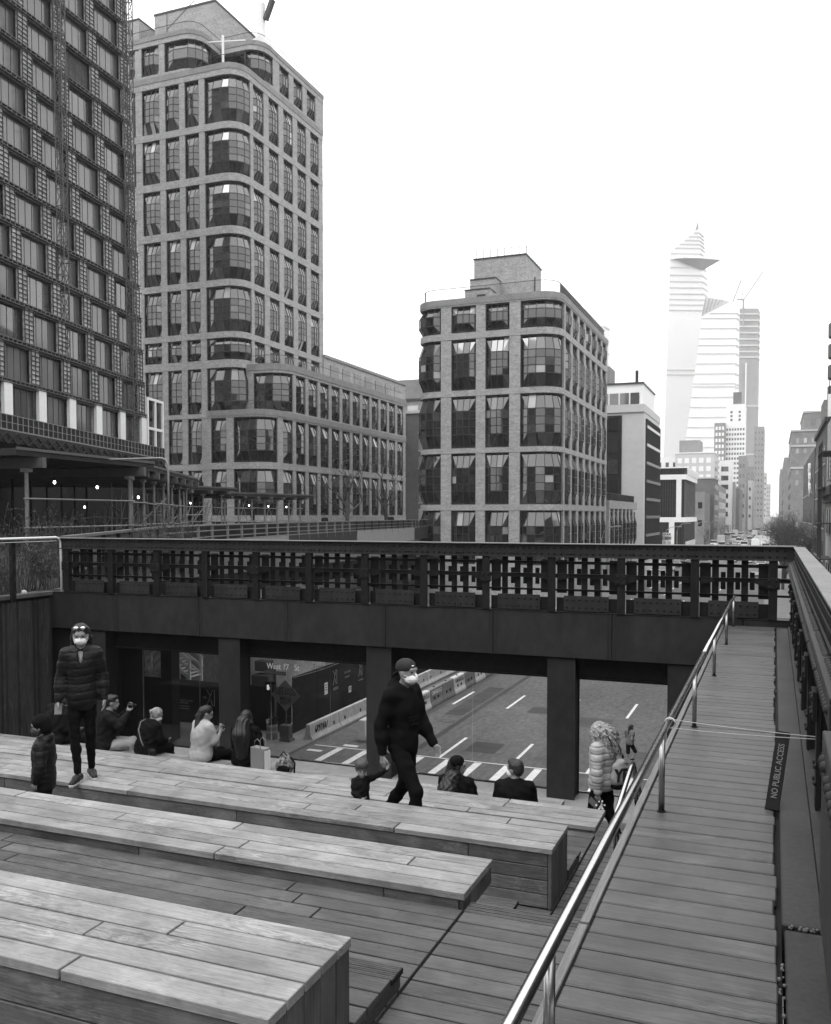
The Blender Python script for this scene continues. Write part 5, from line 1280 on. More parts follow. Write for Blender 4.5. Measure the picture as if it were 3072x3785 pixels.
t15 = tower('glass_tower', 'pale rounded glass tower behind the ten-storey brick building', [(-223, 1098), (-196, 1108), (-192, 1130), (-220, 1125)], [(-223, 1098, 246), (-195, 1108, 269), (-192, 1130, 269), (-220, 1125, 246)], 0, 'hyg', lines=[230, 215, 200, 185, 170, 155, 140])

# ---- east side of the avenue
e1 = block('corner_building', 'pale building with a heavy cornice at the right edge', 5.0, 20, 84, 103, 11, 'stucco', [('w', 86, 102, 4, -7, 9, 3, 1.4, 2.4, 'bglass')])
MB().box(-8.2, -7.3, -9.6, 9.6, 12.2, 13.0).box(-7.9, -7.4, -9.5, 9.5, 11.6, 12.2).build('cornice', 'rail', e1)
fe = MB()
for k in range(5): fe.box(-8.6, -7.5, -3 + k * .0, 5, 3 + k * 3.3, 3.1 + k * 3.3)
for k in range(16): fe.bar((-8.5, -3 + k * .5, 3), (-8.5, -3 + k * .5, 17.2), .05)
fe.build('fire_escape', 'rail', e1)
br_ = block('brick_row', 'dark brick row building with roof parapet', 5.0, 18, 104, 131, 11.4, 'redbr', [('w', 106, 130, 7, -4, 10, 4, 1.2, 2, 'bglass2')], coping='rail')
for k in range(4): MB().box(-6.4 + k * .12, -6.05 + k * .12, -12.4 + k * 2.1, -12.0 + k * 2.1, 20.6, 23.2 - .3 * k).build('antenna_panel', 'whitew', br_)
MB().box(-6.2, -2, 1, 8, 20.2, 24.2).build('stair_bulkhead', 'midbr', br_)
for k in range(3): MB().rod((-6.1 + .15 * k, -9 + k * 3, 20.2), (-6.1 + .15 * k, -9 + k * 3, 25.4 - k), .05, 5).build('antenna_mast', 'rail', br_)
MB().rod((-5.2, -10.5, 20.2), (-5.2, -10.5, 23.6), .7, 10).build('roof_tank', 'stucco', br_)
eg = block('painted_building', 'dark low building with a white painted emblem on its wall', 4.9, 18, 132, 182, 10.6, 'redbr', [('w', 136, 180, 9, -5, 8, 3, 1.3, 2, 'bglass2')])
em = MB()
for k in range(3):
    em.tube([(4.6 - 11.45, 140 - 157 + k * 1.1 + .8 * math.cos(t), 14 + k * 1.5 + .9 * math.sin(t)) for t in [i * .5 + k for i in range(11)]], .18, 5)
em.build('painted_emblem', 'whitew', eg)
block('tall_brick_building', 'tall brown brick building with two pale string courses', 4.6, 30, 300, 352, 27.2, 'midbr', [('s', 5.2, 29, 11, -6, 26, 10, .85, 1.5, 'bright'), ('w', 302, 350, 10, -4, 26, 9, 1.2, 1.6, 'bglass2')], coping='stucco')
sc2 = [o for o in bpy.data.objects if o.name == 'tall_brick_building'][0]
for z in (22.5, 15.8): MB().box(-12.9, 12.9, -26.25, 26.25, z - ZS, z - ZS + .6).build('string_course', 'stucco', sc2)
block('rooftop_block', 'set-back storey on the tall brown brick building', 8, 26, 302, 340, 33, 'midbr', [('s', 9, 25, 5, 28.2, 32, 1, 1.3, 1.8, 'bglass2')], coping='stucco')
block('hazy_block', 'plain hazy block past the tall brick building', 3.6, 20, 420, 520, 26.5, 'midbr', [('w', 422, 515, 9, -4, 24, 6, 1.5, 2.2, 'bglass2')])
block('hazy_block', 'far hazy block on the east side', 3.2, 20, 640, 760, 32, 'midbr')
rt = block('roof_tank_building', 'roof cluttered with tanks and antenna panels at the right edge', 8.0, 24, 108, 126, 14.5, 'stucco')
for k, (x, yy, z, r_) in enumerate(((-4.5, -4, 23.3, .8), (-2.5, -3, 23.3, 1.0), (-6.5, -6, 23.3, .35))): MB().rod((x, yy, z), (x, yy, z + 2.6 - .5 * k), r_, 10).build('roof_tank', 'stucco', rt)
for k in range(4): MB().box(-7.9 + k * .6, -7.55 + k * .6, -9.1, -8.9, 22.6, 24.6).build('antenna_panel', 'whitew', rt)
bb = block('balcony_tower', 'tall building with rounded balconies cut by the right edge', 9.4, 30, 128, 150, 27, 'midbr')
for k in range(2, 6): MB().rod((-10.9, -8.8, 20.1 + k * 2.7), (-10.9, -8.8, 21.8 + k * 2.7), 2.6, 16).build('balcony', 'redbr', bb)
# ---- unseen buildings added out of view so the glass fronts mirror darker
block('unseen_building', 'unseen brick block added for reflections, south of the amphitheatre', -75, -35, -95, -60, 44, 'redbr')
block('unseen_building', 'unseen dark block added for reflections, south west of the amphitheatre', -130, -85, -70, -30, 52, 'redbr')
block('unseen_building', 'unseen tower added for reflections, south of the amphitheatre', -30, -6, -130, -100, 58, 'midbr')
block('unseen_building', 'unseen row building added for reflections across the avenue, south part', 9, 28, 8, 46, 19, 'redbr')
block('unseen_building', 'unseen row building added for reflections across the avenue, north part', 8.5, 28, 48, 82, 25, 'redbr')
block('unseen_building', 'unseen tall block added for reflections, south of the avenue crossing', 10, 40, -110, -50, 40, 'midbr', [('w', -78, -22, 10, -5, 32, 10, 1.8, 2, 'bglass')])
# ================================================================== people
import openvdb as vdb
M.update(
    skin=gm('skin', .24, .5, .08, 12, spec=.3), skind=gm('skin_shade', .27, .5, .08, 12, spec=.3),
    hair=gm('dark_hair', .012, .45, .4, 30, .5, stretch=(1, 1, .25), spec=.45), hairb=gm('brown_hair', .028, .45, .5, 30, .6, stretch=(1, 1, .25), spec=.4), hairm=gm('light_brown_hair', .06, .45, .5, 30, .6, stretch=(1, 1, .25), spec=.4), hairl=gm('blond_hair', .26, .5, .8, 26, .8, stretch=(1, 1, .5), spec=.4),
    jet=gm('black_cloth', .006, .85, .3, 14, .2, spec=.08), jet2=gm('black_nylon', .009, .5, .2, 10, .1, spec=.2), char=gm('charcoal_cloth', .012, .85, .3, 12, .2, spec=.08), navy=gm('dark_cap_cloth', .03, .8, .2, 20, .2, spec=.2),
    tee=gm('pale_grey_cotton', .36, .85, .12, 6, .15, spec=.15), shirt=gm('white_cotton', .75, .8, .05, 8), khaki=gm('pale_trousers', .33, .85, .15, 8, .2, spec=.15), grey=gm('grey_jersey', .16, .8, .15, 10, spec=.15),
    puff=gm('pale_nylon', .38, .42, .1, 7, .12, spec=.35), mask=gm('paper_mask', .78, .7, .05, 20), maskd=gm('dark_mask', .03, .7, .1, 20), lens=gm('mirror_lens', .75, .05, .02, 4, metal=.9),
    shoe=gm('black_shoe', .015, .5, .2, 10), sole=gm('pale_sole', .5, .6, .1, 10), paper=gm('kraft_paper', .22, .8, .12, 5, .1), floral=gm('patterned_cloth', .16, .7, 1.0, 22, 0, detail=1), screen=gm('phone_back', .07, .4, .1, 6, spec=.5),
)
def V3(*a): return np.array(a, float)
class Sdf:
    """distance field of tapered capsules and ellipsoids blended smoothly, meshed as one skin"""
    def __init__(s, k=.03): s.p = []; s.k = k
    def cap(s, a, b, r0, r1=None, k=None): s.p.append(('c', V3(*a), V3(*b), r0, r0 if r1 is None else r1, k)); return s
    def chain(s, pts, rs):
        for a, b, r0, r1 in zip(pts, pts[1:], rs, rs[1:]): s.cap(a, b, r0, r1)
        return s
    def ell(s, c, r, rot=None): s.p.append(('e', V3(*c), V3(*r), rot)); return s
    def below(s, z): s.zc = z; return s
    zc = None
    def cut(s, c, r): s.p.append(('x', V3(*c), V3(*r), None)); return s
    def mesh(s, vox=.011, disp=None):
        k = s.k; lo = np.full(3, 1e9); hi = -lo; ext = []
        for q in s.p:
            if q[0] == 'c': m = max(q[3], q[4]); a = np.minimum(q[1], q[2]) - m; b = np.maximum(q[1], q[2]) + m
            else: m = q[2].max() if q[3] is not None else q[2]; a = q[1] - m; b = q[1] + m
            ext.append((a, b))
            if q[0] != 'x': lo = np.minimum(lo, a); hi = np.maximum(hi, b)
        lo -= .05; hi += .05; n = np.ceil((hi - lo) / vox).astype(int) + 1
        D = np.full(n, .2, np.float32)
        ax = [lo[i] + vox * np.arange(n[i]) for i in range(3)]
        for q, (a, b) in zip(s.p, ext):
            i0 = np.maximum(((a - lo - .07) / vox).astype(int), 0); i1 = np.minimum(((b - lo + .07) / vox).astype(int) + 2, n)
            X, Y, Z = np.meshgrid(ax[0][i0[0]:i1[0]], ax[1][i0[1]:i1[1]], ax[2][i0[2]:i1[2]], indexing='ij', sparse=True)
            if q[0] == 'c':
                d = q[2] - q[1]; L2 = max(d @ d, 1e-9); px, py, pz = X - q[1][0], Y - q[1][1], Z - q[1][2]
                t = np.clip((px * d[0] + py * d[1] + pz * d[2]) / L2, 0, 1)
                dist = np.sqrt((px - t * d[0]) ** 2 + (py - t * d[1]) ** 2 + (pz - t * d[2]) ** 2) - (q[3] + (q[4] - q[3]) * t)
            else:
                px, py, pz = X - q[1][0], Y - q[1][1], Z - q[1][2]
                if q[3] is not None:
                    m = np.array(Matrix.Rotation(q[3][0], 3, q[3][1]).transposed()); px, py, pz = (m[0, 0] * px + m[0, 1] * py + m[0, 2] * pz, m[1, 0] * px + m[1, 1] * py + m[1, 2] * pz, m[2, 0] * px + m[2, 1] * py + m[2, 2] * pz)
                r = q[2]; e = np.sqrt((px / r[0]) ** 2 + (py / r[1]) ** 2 + (pz / r[2]) ** 2); e2 = np.sqrt((px / r[0] ** 2) ** 2 + (py / r[1] ** 2) ** 2 + (pz / r[2] ** 2) ** 2)
                dist = e * (e - 1) / np.maximum(e2, 1e-6)
            sub = D[i0[0]:i1[0], i0[1]:i1[1], i0[2]:i1[2]]
            if q[0] == 'x': sub[...] = np.maximum(sub, -dist); continue
            kk = q[5] if q[0] == 'c' and q[5] else k
            h = np.clip(.5 + .5 * (sub - dist) / kk, 0, 1); sub[...] = sub + (dist - sub) * h - kk * h * (1 - h)
        if s.zc is not None: D = np.maximum(D, (s.zc - ax[2])[None, None, :].astype(np.float32))
        if disp is not None:
            X, Y, Z = np.meshgrid(*ax, indexing='ij', sparse=True); D = D + disp(X, Y, Z).astype(np.float32)
        g = vdb.FloatGrid(.2); g.copyFromArray(np.ascontiguousarray(D)); pts, quads = g.convertToQuads(isovalue=0.0)
        pts = pts * vox + lo
        me = bpy.data.meshes.new('sdf'); me.vertices.add(len(pts)); me.vertices.foreach_set('co', pts.astype(np.float32).ravel())
        me.loops.add(len(quads) * 4); me.polygons.add(len(quads)); q_ = quads[:, ::-1].astype(np.int32)
        me.loops.foreach_set('vertex_index', q_.ravel()); me.polygons.foreach_set('loop_start', np.arange(0, len(quads) * 4, 4, dtype=np.int32)); me.polygons.foreach_set('loop_total', np.full(len(quads), 4, np.int32))
        me.polygons.foreach_set('use_smooth', np.ones(len(quads), bool)); me.update(calc_edges=True); me.validate()
        return me
    def build(s, name, mat, parent=None, vox=.011, disp=None, loc=(0, 0, 0)): return link(name, s.mesh(vox, disp), mat, parent, loc)

STAND = dict(pel=(0, 0, .97), wai=(0, .0, 1.08), che=(0, .0, 1.30), nec=(0, -.015, 1.48), hed=(0, .025, 1.63),
             sR=(.175, -.01, 1.43), eR=(.23, -.02, 1.14), wR=(.24, .05, .90), sL=(-.175, -.01, 1.43), eL=(-.23, -.02, 1.14), wL=(-.24, .05, .90),
             hR=(.09, 0, .93), kR=(.10, .02, .51), aR=(.10, -.02, .09), hL=(-.09, 0, .93), kL=(-.10, .02, .51), aL=(-.10, -.02, .09))
SIT = dict(pel=(0, 0, .10), wai=(0, .02, .22), che=(0, .06, .43), nec=(0, .07, .61), hed=(0, .11, .755),
           sR=(.17, .05, .56), eR=(.22, .12, .29), wR=(.14, .34, .22), sL=(-.17, .05, .56), eL=(-.22, .12, .29), wL=(-.14, .34, .22),
           hR=(.09, .03, .09), kR=(.12, .44, .07), aR=(.12, .46, -.36), hL=(-.09, .03, .09), kL=(-.12, .44, .07), aL=(-.12, .46, -.36))
def lerp(a, b, t): return tuple(np.array(a) + (np.array(b) - np.array(a)) * t)
def add(a, b): return tuple(np.array(a) + np.array(b))
def hand(sd, w, el, side, curl=.5, point=None):
    """palm, four unequal bent fingers and a thumb from the side of the palm"""
    w, el = np.array(w), np.array(el); d = w - el if point is None else np.array(point, float); d = d / np.linalg.norm(d)
    fw = np.array((0, 1, 0.)); lat = fw - d * (fw @ d); lat = lat / max(np.linalg.norm(lat), 1e-6)       # towards the front = thumb side
    nrm = np.cross(d, lat) * side; palm = w + d * .075
    sd.cap(w, w + d * .03, .022, .024, .012)
    for f in (-1, -.33, .33, 1): sd.cap(w + d * .02 + lat * f * .014, palm + lat * f * .025, .0145, .0115, .008)
    for i, (f, L) in enumerate(((1, .068), (.33, .078), (-.33, .072), (-1, .055))):
        b = palm + lat * f * .0265; m = b + d * L * .5 - nrm * .008 * (1 + curl) + lat * f * .004; dd = d * math.cos(curl * 1.5) - nrm * math.sin(curl * 1.5)
        e = m + dd * L * .5; sd.cap(b, m, .0088, .008, .004); sd.cap(m, e, .008, .007, .004)
    tb = w + d * .03 + lat * .024; tm = tb + d * .032 + lat * .026 - nrm * .008; sd.cap(tb, tm, .0115, .0095, .006); sd.cap(tm, tm + d * .03 + lat * .003 - nrm * .01, .0095, .0075, .004)
TP = [(-.45, .150, .105), (0, .165, .118), (.5, .152, .108), (1, .138, .100), (1.5, .15, .110), (2, .163, .120), (2.45, .168, .110), (2.75, .120, .088), (3, .066, .064)]
def torso(sd, g, slim, e, t0=-.45, t1=3.0, n=15):
    sp = [np.array(g(k), float) for k in ('pel', 'wai', 'che', 'nec')]; T = np.array([q[0] for q in TP]); RX = np.array([q[1] for q in TP]); RY = np.array([q[2] for q in TP])
    for t in np.linspace(t0, t1, n):
        i = int(min(max(math.floor(t), 0), 2)); p = sp[i] + (sp[i + 1] - sp[i]) * (t - i)
        f = min(1.0, max(0.25, (3.2 - t) / .6)); sd.ell(tuple(p), (np.interp(t, T, RX) * slim + e * f, np.interp(t, T, RY) * (.5 + .5 * slim) + e * f, .075 + e * .5))
def creases(a, s=1.0):
    return lambda X, Y, Z: a * (np.sin(33 * s * Z + 5 * np.sin(9 * X + 4 * Y) + 17 * X) * .6 + np.sin(52 * s * Z - 23 * X + 4 * np.sin(13 * Y + 7 * Z)) * .4 + .5 * np.sin(19 * X + 27 * Y + 6 * np.sin(11 * Z)))
def quilt(a, p):
    def f(X, Y, Z):
        z = (Z + .012 * np.sin(7 * X + 3 * Y)) / p; d = (z - np.floor(z) - .5) * p
        return a * np.exp(-(d / .009) ** 2) - a * .35 + .002 * np.sin(70 * X + 50 * Y + 9 * np.sin(40 * Z))
    return f
def person(label, loc, fwd, height, J=None, base=STAND, top='jet', topk='jacket', legs='jet', skin='skin', hair=None, mask=None, puffy=0, slim=1.0, vox=.011, jlen=.0, sleeve=1.0, hood=False, shoes=True, group=None, loose=1.0, sc=None, look=(0, 1, 0), pname='jacket', foot=None, curl=(.5, .5), hp=(None, None), barelegs=False, hs=1.0, legw=None, crease=1.0, vneck=False):
    j = dict(base); j.update(J or {})
    if sc is None: sc = height / (1.75 if base is STAND else 1.75)
    rz = math.atan2(-fwd[0], fwd[1])
    g = lambda k: j[k]
    hd = np.array(g('hed')); lk = np.array(look, float); lk /= np.linalg.norm(lk); rt = np.cross(lk, (0, 0, 1)); rt /= np.linalg.norm(rt); up = np.cross(rt, lk)
    def H(x, y, z): return tuple(hd + (rt * x + lk * y + up * z) * hs)
    yaw = math.atan2(-lk[0], lk[1]); hr_ = (yaw, 'Z')
    b = Sdf(.025)
    S3 = lambda *a: tuple(v * hs for v in a)
    b.ell(H(0, -.005, .035), S3(.074, .092, .085), hr_).ell(H(0, .018, -.035), S3(.058, .068, .075), hr_).cap(H(0, .035, -.075), H(0, .05, -.085), .03 * hs)
    b.cap(H(0, .083, .012), H(0, .102, -.022), .011, .015).ell(H(-.074, -.005, -.005), (.012, .022, .032), hr_).ell(H(.074, -.005, -.005), (.012, .022, .032), hr_)
    b.cap(H(-.035, .082, .038), H(.035, .082, .038), .013).cap(H(-.02, .088, -.052), H(.02, .088, -.052), .009, .009)
    b.cap(g('nec'), H(0, -.015, -.05), .055 * slim, .05)
    b.cap(lerp(g('nec'), g('che'), .2), g('nec'), .07, .056)
    torso(b, g, slim * .9, -.012)
    for s, sg in (('R', 1), ('L', -1)):
        b.cap(lerp(g('s' + s), g('nec'), .5), g('s' + s), .06, .052); b.chain([g('s' + s), lerp(g('s' + s), g('e' + s), .4), g('e' + s), lerp(g('e' + s), g('w' + s), .3), g('w' + s)], [.05, .046, .036, .037, .025])
        hand(b, g('w' + s), g('e' + s), sg, curl[0 if sg > 0 else 1], hp[0 if sg > 0 else 1])
        lb = min(1, (legw or 1)) * .9; b.chain([g('h' + s), g('k' + s), g('a' + s)], [.076 * lb, .05 * lb, .036 * lb])
        ft = np.array(foot[s] if foot else (0, 1, 0), float); a = np.array(g('a' + s)); b.cap(a + ft * -.03 + (0, 0, -.05), a + ft * .15 + (0, 0, -.065), .035, .025)
    o = b.build('person', skin, None, vox if vox > .011 else .0085)
    o.location = loc; o.rotation_euler = (0, 0, rz); o.scale = (sc,) * 3
    tag(o, label, 'person', group)
    # eyes and brows
    for sx in (-.031, .031):
        MB().ball(H(sx, .081, .012), (.013, .008, .007), 8, 6).build('eye', 'jet', o, smooth=True)
    # upper garment
    if top:
        t = Sdf(.045); e = .020 * loose
        torso(t, g, slim, e, -.45 - jlen * 6, 2.9, 17)
        pz = np.array(g('pel')); t.below(pz[2] - .075 - jlen)
        for s in 'RL':
            t.cap(lerp(g('s' + s), g('nec'), .6), g('s' + s), .062, .060 + e * .5)
            if sleeve >= 1: t.chain([g('s' + s), lerp(g('s' + s), g('e' + s), .45), g('e' + s), lerp(g('e' + s), g('w' + s), .35), lerp(g('e' + s), g('w' + s), .95)], [.060 + e * .5, .056 + e * .6, .046 + e * .6, .046 + e * .6, .034 + e * .45])
            else: t.chain([g('s' + s), lerp(g('s' + s), g('e' + s), sleeve)], [.060 + e * .5, .056 + e * .7])
        if hood: t.ell(add(lerp(g('nec'), g('hed'), .12), (0, -.085, .0)), (.115, .07, .07)).cap(add(g('nec'), (-.085, .0, .01)), add(g('nec'), (-.04, .075, -.05)), .032, .024, .02).cap(add(g('nec'), (.085, .0, .01)), add(g('nec'), (.04, .075, -.05)), .032, .024, .02)
        t.cut(add(g('nec'), (0, .055, .10)), (.07, .09, .10))
        if vneck: t.cut(add(g('nec'), (0, .13, -.05)), (.034, .06, .12))
        t.build(pname, top, o, vox, quilt(.012 * puffy, .088) if puffy else creases(.0038 * min(loose, 1.8) * crease))
    # trousers, shoes
    lw = legw if legw else min(1.25, .85 + .15 * loose)
    if legs:
        t = Sdf(.03)
        torso(t, g, slim * .96, .004, -.45, .9, 6)
        for s in 'RL':
            end = lerp(g('k' + s), g('a' + s), .93) if not barelegs else lerp(g('h' + s), g('k' + s), .92)
            if barelegs: t.chain([g('h' + s), end], [.098, .085])
            else: t.chain([g('h' + s), lerp(g('h' + s), g('k' + s), .45), g('k' + s), lerp(g('k' + s), g('a' + s), .35), end], [.092 * lw, .082 * lw, .062 * lw, .060 * lw, .046 * lw])
        t.build('trousers', legs, o, vox, creases(.0035, 1.3))
    if shoes:
        for s in 'RL':
            ft = np.array(foot[s] if foot else (0, 1, 0), float); a = np.array(g('a' + s)); q = Sdf(.02)
            q.cap(a + ft * -.035 + (0, 0, -.035), a + ft * .05 + (0, 0, -.03), .044, .042).cap(a + ft * .05 + (0, 0, -.04), a + ft * .165 + (0, 0, -.058), .042, .03)
            so = q.build('shoe', 'shoe', o, .009); z = a[2] - .085
            q = Sdf(.01); q.cap(a + ft * -.04 + (0, 0, -.077), a + ft * .17 + (0, 0, -.08), .037, .03); q.cut(tuple(a + (0, 0, .0)), (.5, .5, .062)); q.build('sole', 'sole', so, .009)
    # hair
    if hair:
        kind, hm_ = hair; t = Sdf(.02)
        cap_ = lambda: t.ell(H(0, -.018, .05), S3(.086, .098, .088), hr_)
        if kind == 'short': cap_(); t.ell(H(0, -.055, .0), S3(.074, .06, .07), hr_).ell(H(.01, .045, .10), S3(.066, .05, .032), hr_)
        if kind == 'bowl': t.ell(H(0, -.022, .048), S3(.092, .1, .09), hr_).ell(H(0, -.045, -.01), S3(.088, .07, .075), hr_).ell(H(0, .022, .062), S3(.084, .078, .07), hr_)
        if kind == 'long':
            cap_(); bk = np.array(g('che')); t.chain([H(0, -.06, .03), H(0, -.085, -.08), add(lerp(g('nec'), g('che'), .5), (0, -.11, 0)), add(g('che'), (0, -.135, -.10))], [.08, .075, .075, .05])
            for sx in (-1, 1): t.chain([H(sx * .07, -.01, .03), H(sx * .085, .0, -.07), add(lerp(g('nec'), g('che'), .3), (sx * .09, .02, 0)), add(lerp(g('nec'), g('che'), .9), (sx * .10, .03, 0))], [.032, .034, .034, .022])
        if kind == 'back':
            cap_(); t.chain([H(0, -.06, .02), H(0, -.085, -.08), add(lerp(g('nec'), g('che'), .6), (0, -.12, 0))], [.08, .07, .04])
        if kind == 'loose':
            cap_(); t.chain([H(0, -.06, .02), H(0, -.085, -.08), add(lerp(g('nec'), g('che'), .6), (0, -.12, 0))], [.085, .08, .06])
            for sx in (-1, 1): t.chain([H(sx * .072, -.03, .06), H(sx * .088, -.04, -.04), add(g('nec'), (sx * .085, -.045, .0)), add(lerp(g('nec'), g('che'), .5), (sx * .125, -.03, .03))], [.026, .030, .032, .02])
        if kind == 'bun': cap_(); t.ell(H(0, -.05, -.01), (.07, .055, .07), hr_).ell(H(.02, -.115, .03), (.04, .035, .038))
        if kind == 'curly':
            rr = random.Random(6); t.k = .006
            t.ell(H(0, -.02, .045), S3(.085, .098, .085), hr_)
            for i in range(210):
                u_ = rr.uniform(.15 * math.pi, 1.85 * math.pi) + .5 * math.pi; v_ = rr.uniform(-.1, 1.4)
                n0 = np.array((math.cos(u_) * math.cos(v_), math.sin(u_) * math.cos(v_), math.sin(v_))); root = np.array((.08 * n0[0], -.015 + .09 * n0[1], .04 + .082 * n0[2]))
                L = rr.uniform(.2, .46); ph = rr.uniform(0, 6); w0 = rr.uniform(.008, .016); pts = []
                for q_ in range(9):
                    f = q_ / 8; out_ = .085 * math.sin(min(1, f * 1.5) * 1.7); pp = root + np.array((n0[0] * out_, n0[1] * out_ - .07 * f, .03 * math.sin(f * 2.2) - L * f ** 1.25))
                    pp += np.array((math.cos(ph + f * 17) * w0, math.sin(ph + f * 17) * w0, 0)); pts.append(H(*pp))
                t.chain(pts, [.010, .011, .011, .010, .010, .009, .008, .007, .005])
        if kind in ('short', 'bun', 'long', 'back', 'loose'): t.cut(H(0, .115, -.035), S3(.075, .075, .088))
        ds = (lambda X, Y, Z: .0042 * np.sin(X * 170 + 3 * np.sin(Z * 40) + 2 * np.sin(Y * 50)) * np.sin(Y * 150 + 3 * np.sin(Z * 35) + X * 60))
        t.build('hair', hm_, o, .0085, ds)
    if mask:
        q = Sdf(.012); q.ell(H(0, .036, -.05), S3(.063, .08, .05), hr_).cap(H(0, .098, -.005), H(0, .112, -.03), .012 * hs); mk_ = q.build('face_mask', mask, o, .007, lambda X, Y, Z: .0022 * np.sin(Z * 300))
        lp = MB()
        for sx in (-1, 1): lp.tube([H(sx * .058, .06, -.025), H(sx * .076, .02, -.01), H(sx * .08, -.015, .015)], .0025, 5).tube([H(sx * .056, .055, -.08), H(sx * .076, .02, -.04), H(sx * .08, -.018, -.02)], .0025, 5)
        lp.build('ear_loops', mask, o)
    o['_H'] = 0; del o['_H']
    return o, H, j
def held(name, mat, o, c, size, rot=(0, 0, 0)):
    return MB().box(-size[0] / 2, size[0] / 2, -size[1] / 2, size[1] / 2, -size[2] / 2, size[2] / 2).build(name, mat, None, bevel=min(size) * .25)
def place_on(o, child, c, rot=(0, 0, 0)):
    """top-level object put at a point given in a person's own coordinates"""
    m = Matrix.LocRotScale(o.location, o.rotation_euler, o.scale); child.location = m @ Vector(c)
    child.rotation_euler = (m.to_3x3().normalized() @ Matrix.Rotation(rot[2], 3, 'Z') @ Matrix.Rotation(rot[0], 3, 'X') @ Matrix.Rotation(rot[1], 3, 'Y')).to_euler()
    return child

# 1 woman standing on the bench
w1, H1, j1 = person('woman in a black padded jacket and white mask standing on the bench', (-6.90, 7.62, -1.25), (.62, -.78), 1.68,
    dict(kR=(.075, .05, .51), aR=(.045, .10, .085), kL=(-.085, -.0, .52), aL=(-.085, -.12, .085), hR=(.08, 0, .93), hL=(-.08, 0, .93), eR=(.215, -.05, 1.15), wR=(.24, .03, .91), eL=(-.215, -.06, 1.15), wL=(-.235, .02, .91), sR=(.15, -.01, 1.42), sL=(-.15, -.01, 1.42)),
    top='jet2', puffy=.55, legw=.86, vneck=True, hair=('loose', 'hair'), mask='mask', jlen=.10, look=(.08, 1, -.22), slim=.82, foot=dict(R=(.35, .93, 0), L=(-.25, .96, 0)), loose=1.15, pname='padded_jacket', legs='jet')
for sx in (-1, 1): MB().ball(H1(sx * .036, .068, .108), (.03, .02, .021), 12, 8).build('sunglasses_lens', 'lens', w1, smooth=True)
MB().tube([H1(-.08, -.02, .07), H1(-.07, .07, .105), H1(0, .09, .112), H1(.07, .07, .105), H1(.08, -.02, .07)], .005, 6).build('sunglasses_frame', 'jet', w1)
MB().add([H1(-.04, .07, -.16), H1(.04, .07, -.16), H1(0, .10, -.29)], [(0, 1, 2)]) 
q = Sdf(.02); q.cap(add(j1['nec'], (-.03, .065, -.03)), add(j1['nec'], (0, .10, -.13)), .025, .008).cap(add(j1['nec'], (.03, .065, -.03)), add(j1['nec'], (0, .10, -.13)), .025, .008); q.build('bare_neck', 'skin', w1, .009)
ph = tag(held('phone', 'screen', None, None, (.075, .012, .15)), 'phone in the hand of the woman in the black padded jacket', 'phone'); place_on(w1, ph, add(j1['wR'], (.0, .06, -.08)), (R(50), 0, 0))
# 2 small child in padded coat
CH = dict(STAND); CH.update(hed=(0, .03, 1.60), nec=(0, -.01, 1.42), sR=(.16, -.01, 1.34), sL=(-.16, -.01, 1.34), eR=(.24, -.03, 1.08), wR=(.25, .03, .84), eL=(-.24, -.03, 1.08), wL=(-.25, .03, .84), che=(0, 0, 1.2), wai=(0, 0, 1.0), pel=(0, 0, .86), hR=(.09, 0, .8), hL=(-.09, 0, .8), kR=(.1, .02, .45), kL=(-.1, .02, .45))
k1, HK, jk = person('small child in a black hooded padded coat and dark mask seen from the side', (-6.02, 6.16, -1.24), (-.9, -.42), 1.02, CH, base=CH, top='jet2', puffy=.5, legs='char', hair=None, mask='maskd', jlen=.12, hood=True, loose=2.2, slim=1.0, look=(-.1, 1, -.15), sc=.60, hs=1.32, pname='padded_coat')
q = Sdf(.02); q.ell(HK(0, -.02, .05), (.128, .142, .125)).ell(HK(0, -.05, -.01), (.122, .12, .11)); q.cut(HK(0, .13, -.03), (.12, .115, .12)); q.build('knit_hat', 'jet', k1, .009)
k1.children[0]
# 3 man in a cap
m1, HM, jm_ = person('man in a dark cap, black hoodie and white mask leading a small child', (-3.52, 8.5, -1.76), (.95, -.32), 1.87,
    dict(sR=(.165, -.01, 1.43), sL=(-.165, -.01, 1.43), eR=(.22, -.09, 1.14), wR=(.24, -.05, .875), eL=(-.21, .06, 1.13), wL=(-.20, .22, .94), kR=(.085, .24, .54), aR=(.085, .20, .12), kL=(-.085, -.06, .51), aL=(-.085, -.34, .16), che=(0, .02, 1.30), nec=(0, .0, 1.49), hed=(0, .055, 1.635)),
    top='jet', legs='jet', hair=None, mask='mask', hood=True, loose=1.1, slim=.8, legw=1.0, look=(-.05, 1, .06), sleeve=1, pname='hoodie', jlen=.02)
q = Sdf(.02); q.ell(HM(0, -.015, .062), (.092, .106, .082)); q.cut(HM(0, .0, -.04), (.2, .2, .075)); q.build('cap', 'navy', m1, .008)
q = Sdf(.015); q.ell(HM(0, -.12, -.0), (.065, .05, .012), (R(38), 'X')); q.build('cap_peak', 'navy', m1, .007)
MB().ball(HM(.02, .088, .075), (.018, .008, .007), 8, 6).build('cap_badge', 'white', m1)
q = Sdf(.02); q.ell((.035, -.03, .895), (.135, .12, .05)); q.build('shirt_hem', 'shirt', m1, .011)
MB().tube([add(lerp(jm_['eL'], jm_['wL'], .9), (.034 * math.cos(t), .034 * math.sin(t), 0)) for t in [i * .6 for i in range(12)]], .011, 6).build('wristwatch', 'blackp', m1)
hp_ = MB()
for zz, ww in ((1.27, .05), (1.23, .085), (1.20, .085), (1.16, .06)): hp_.box(-ww, ww, .145, .152, zz - .008, zz + .008)
hp_.build('hoodie_print', 'char', m1)
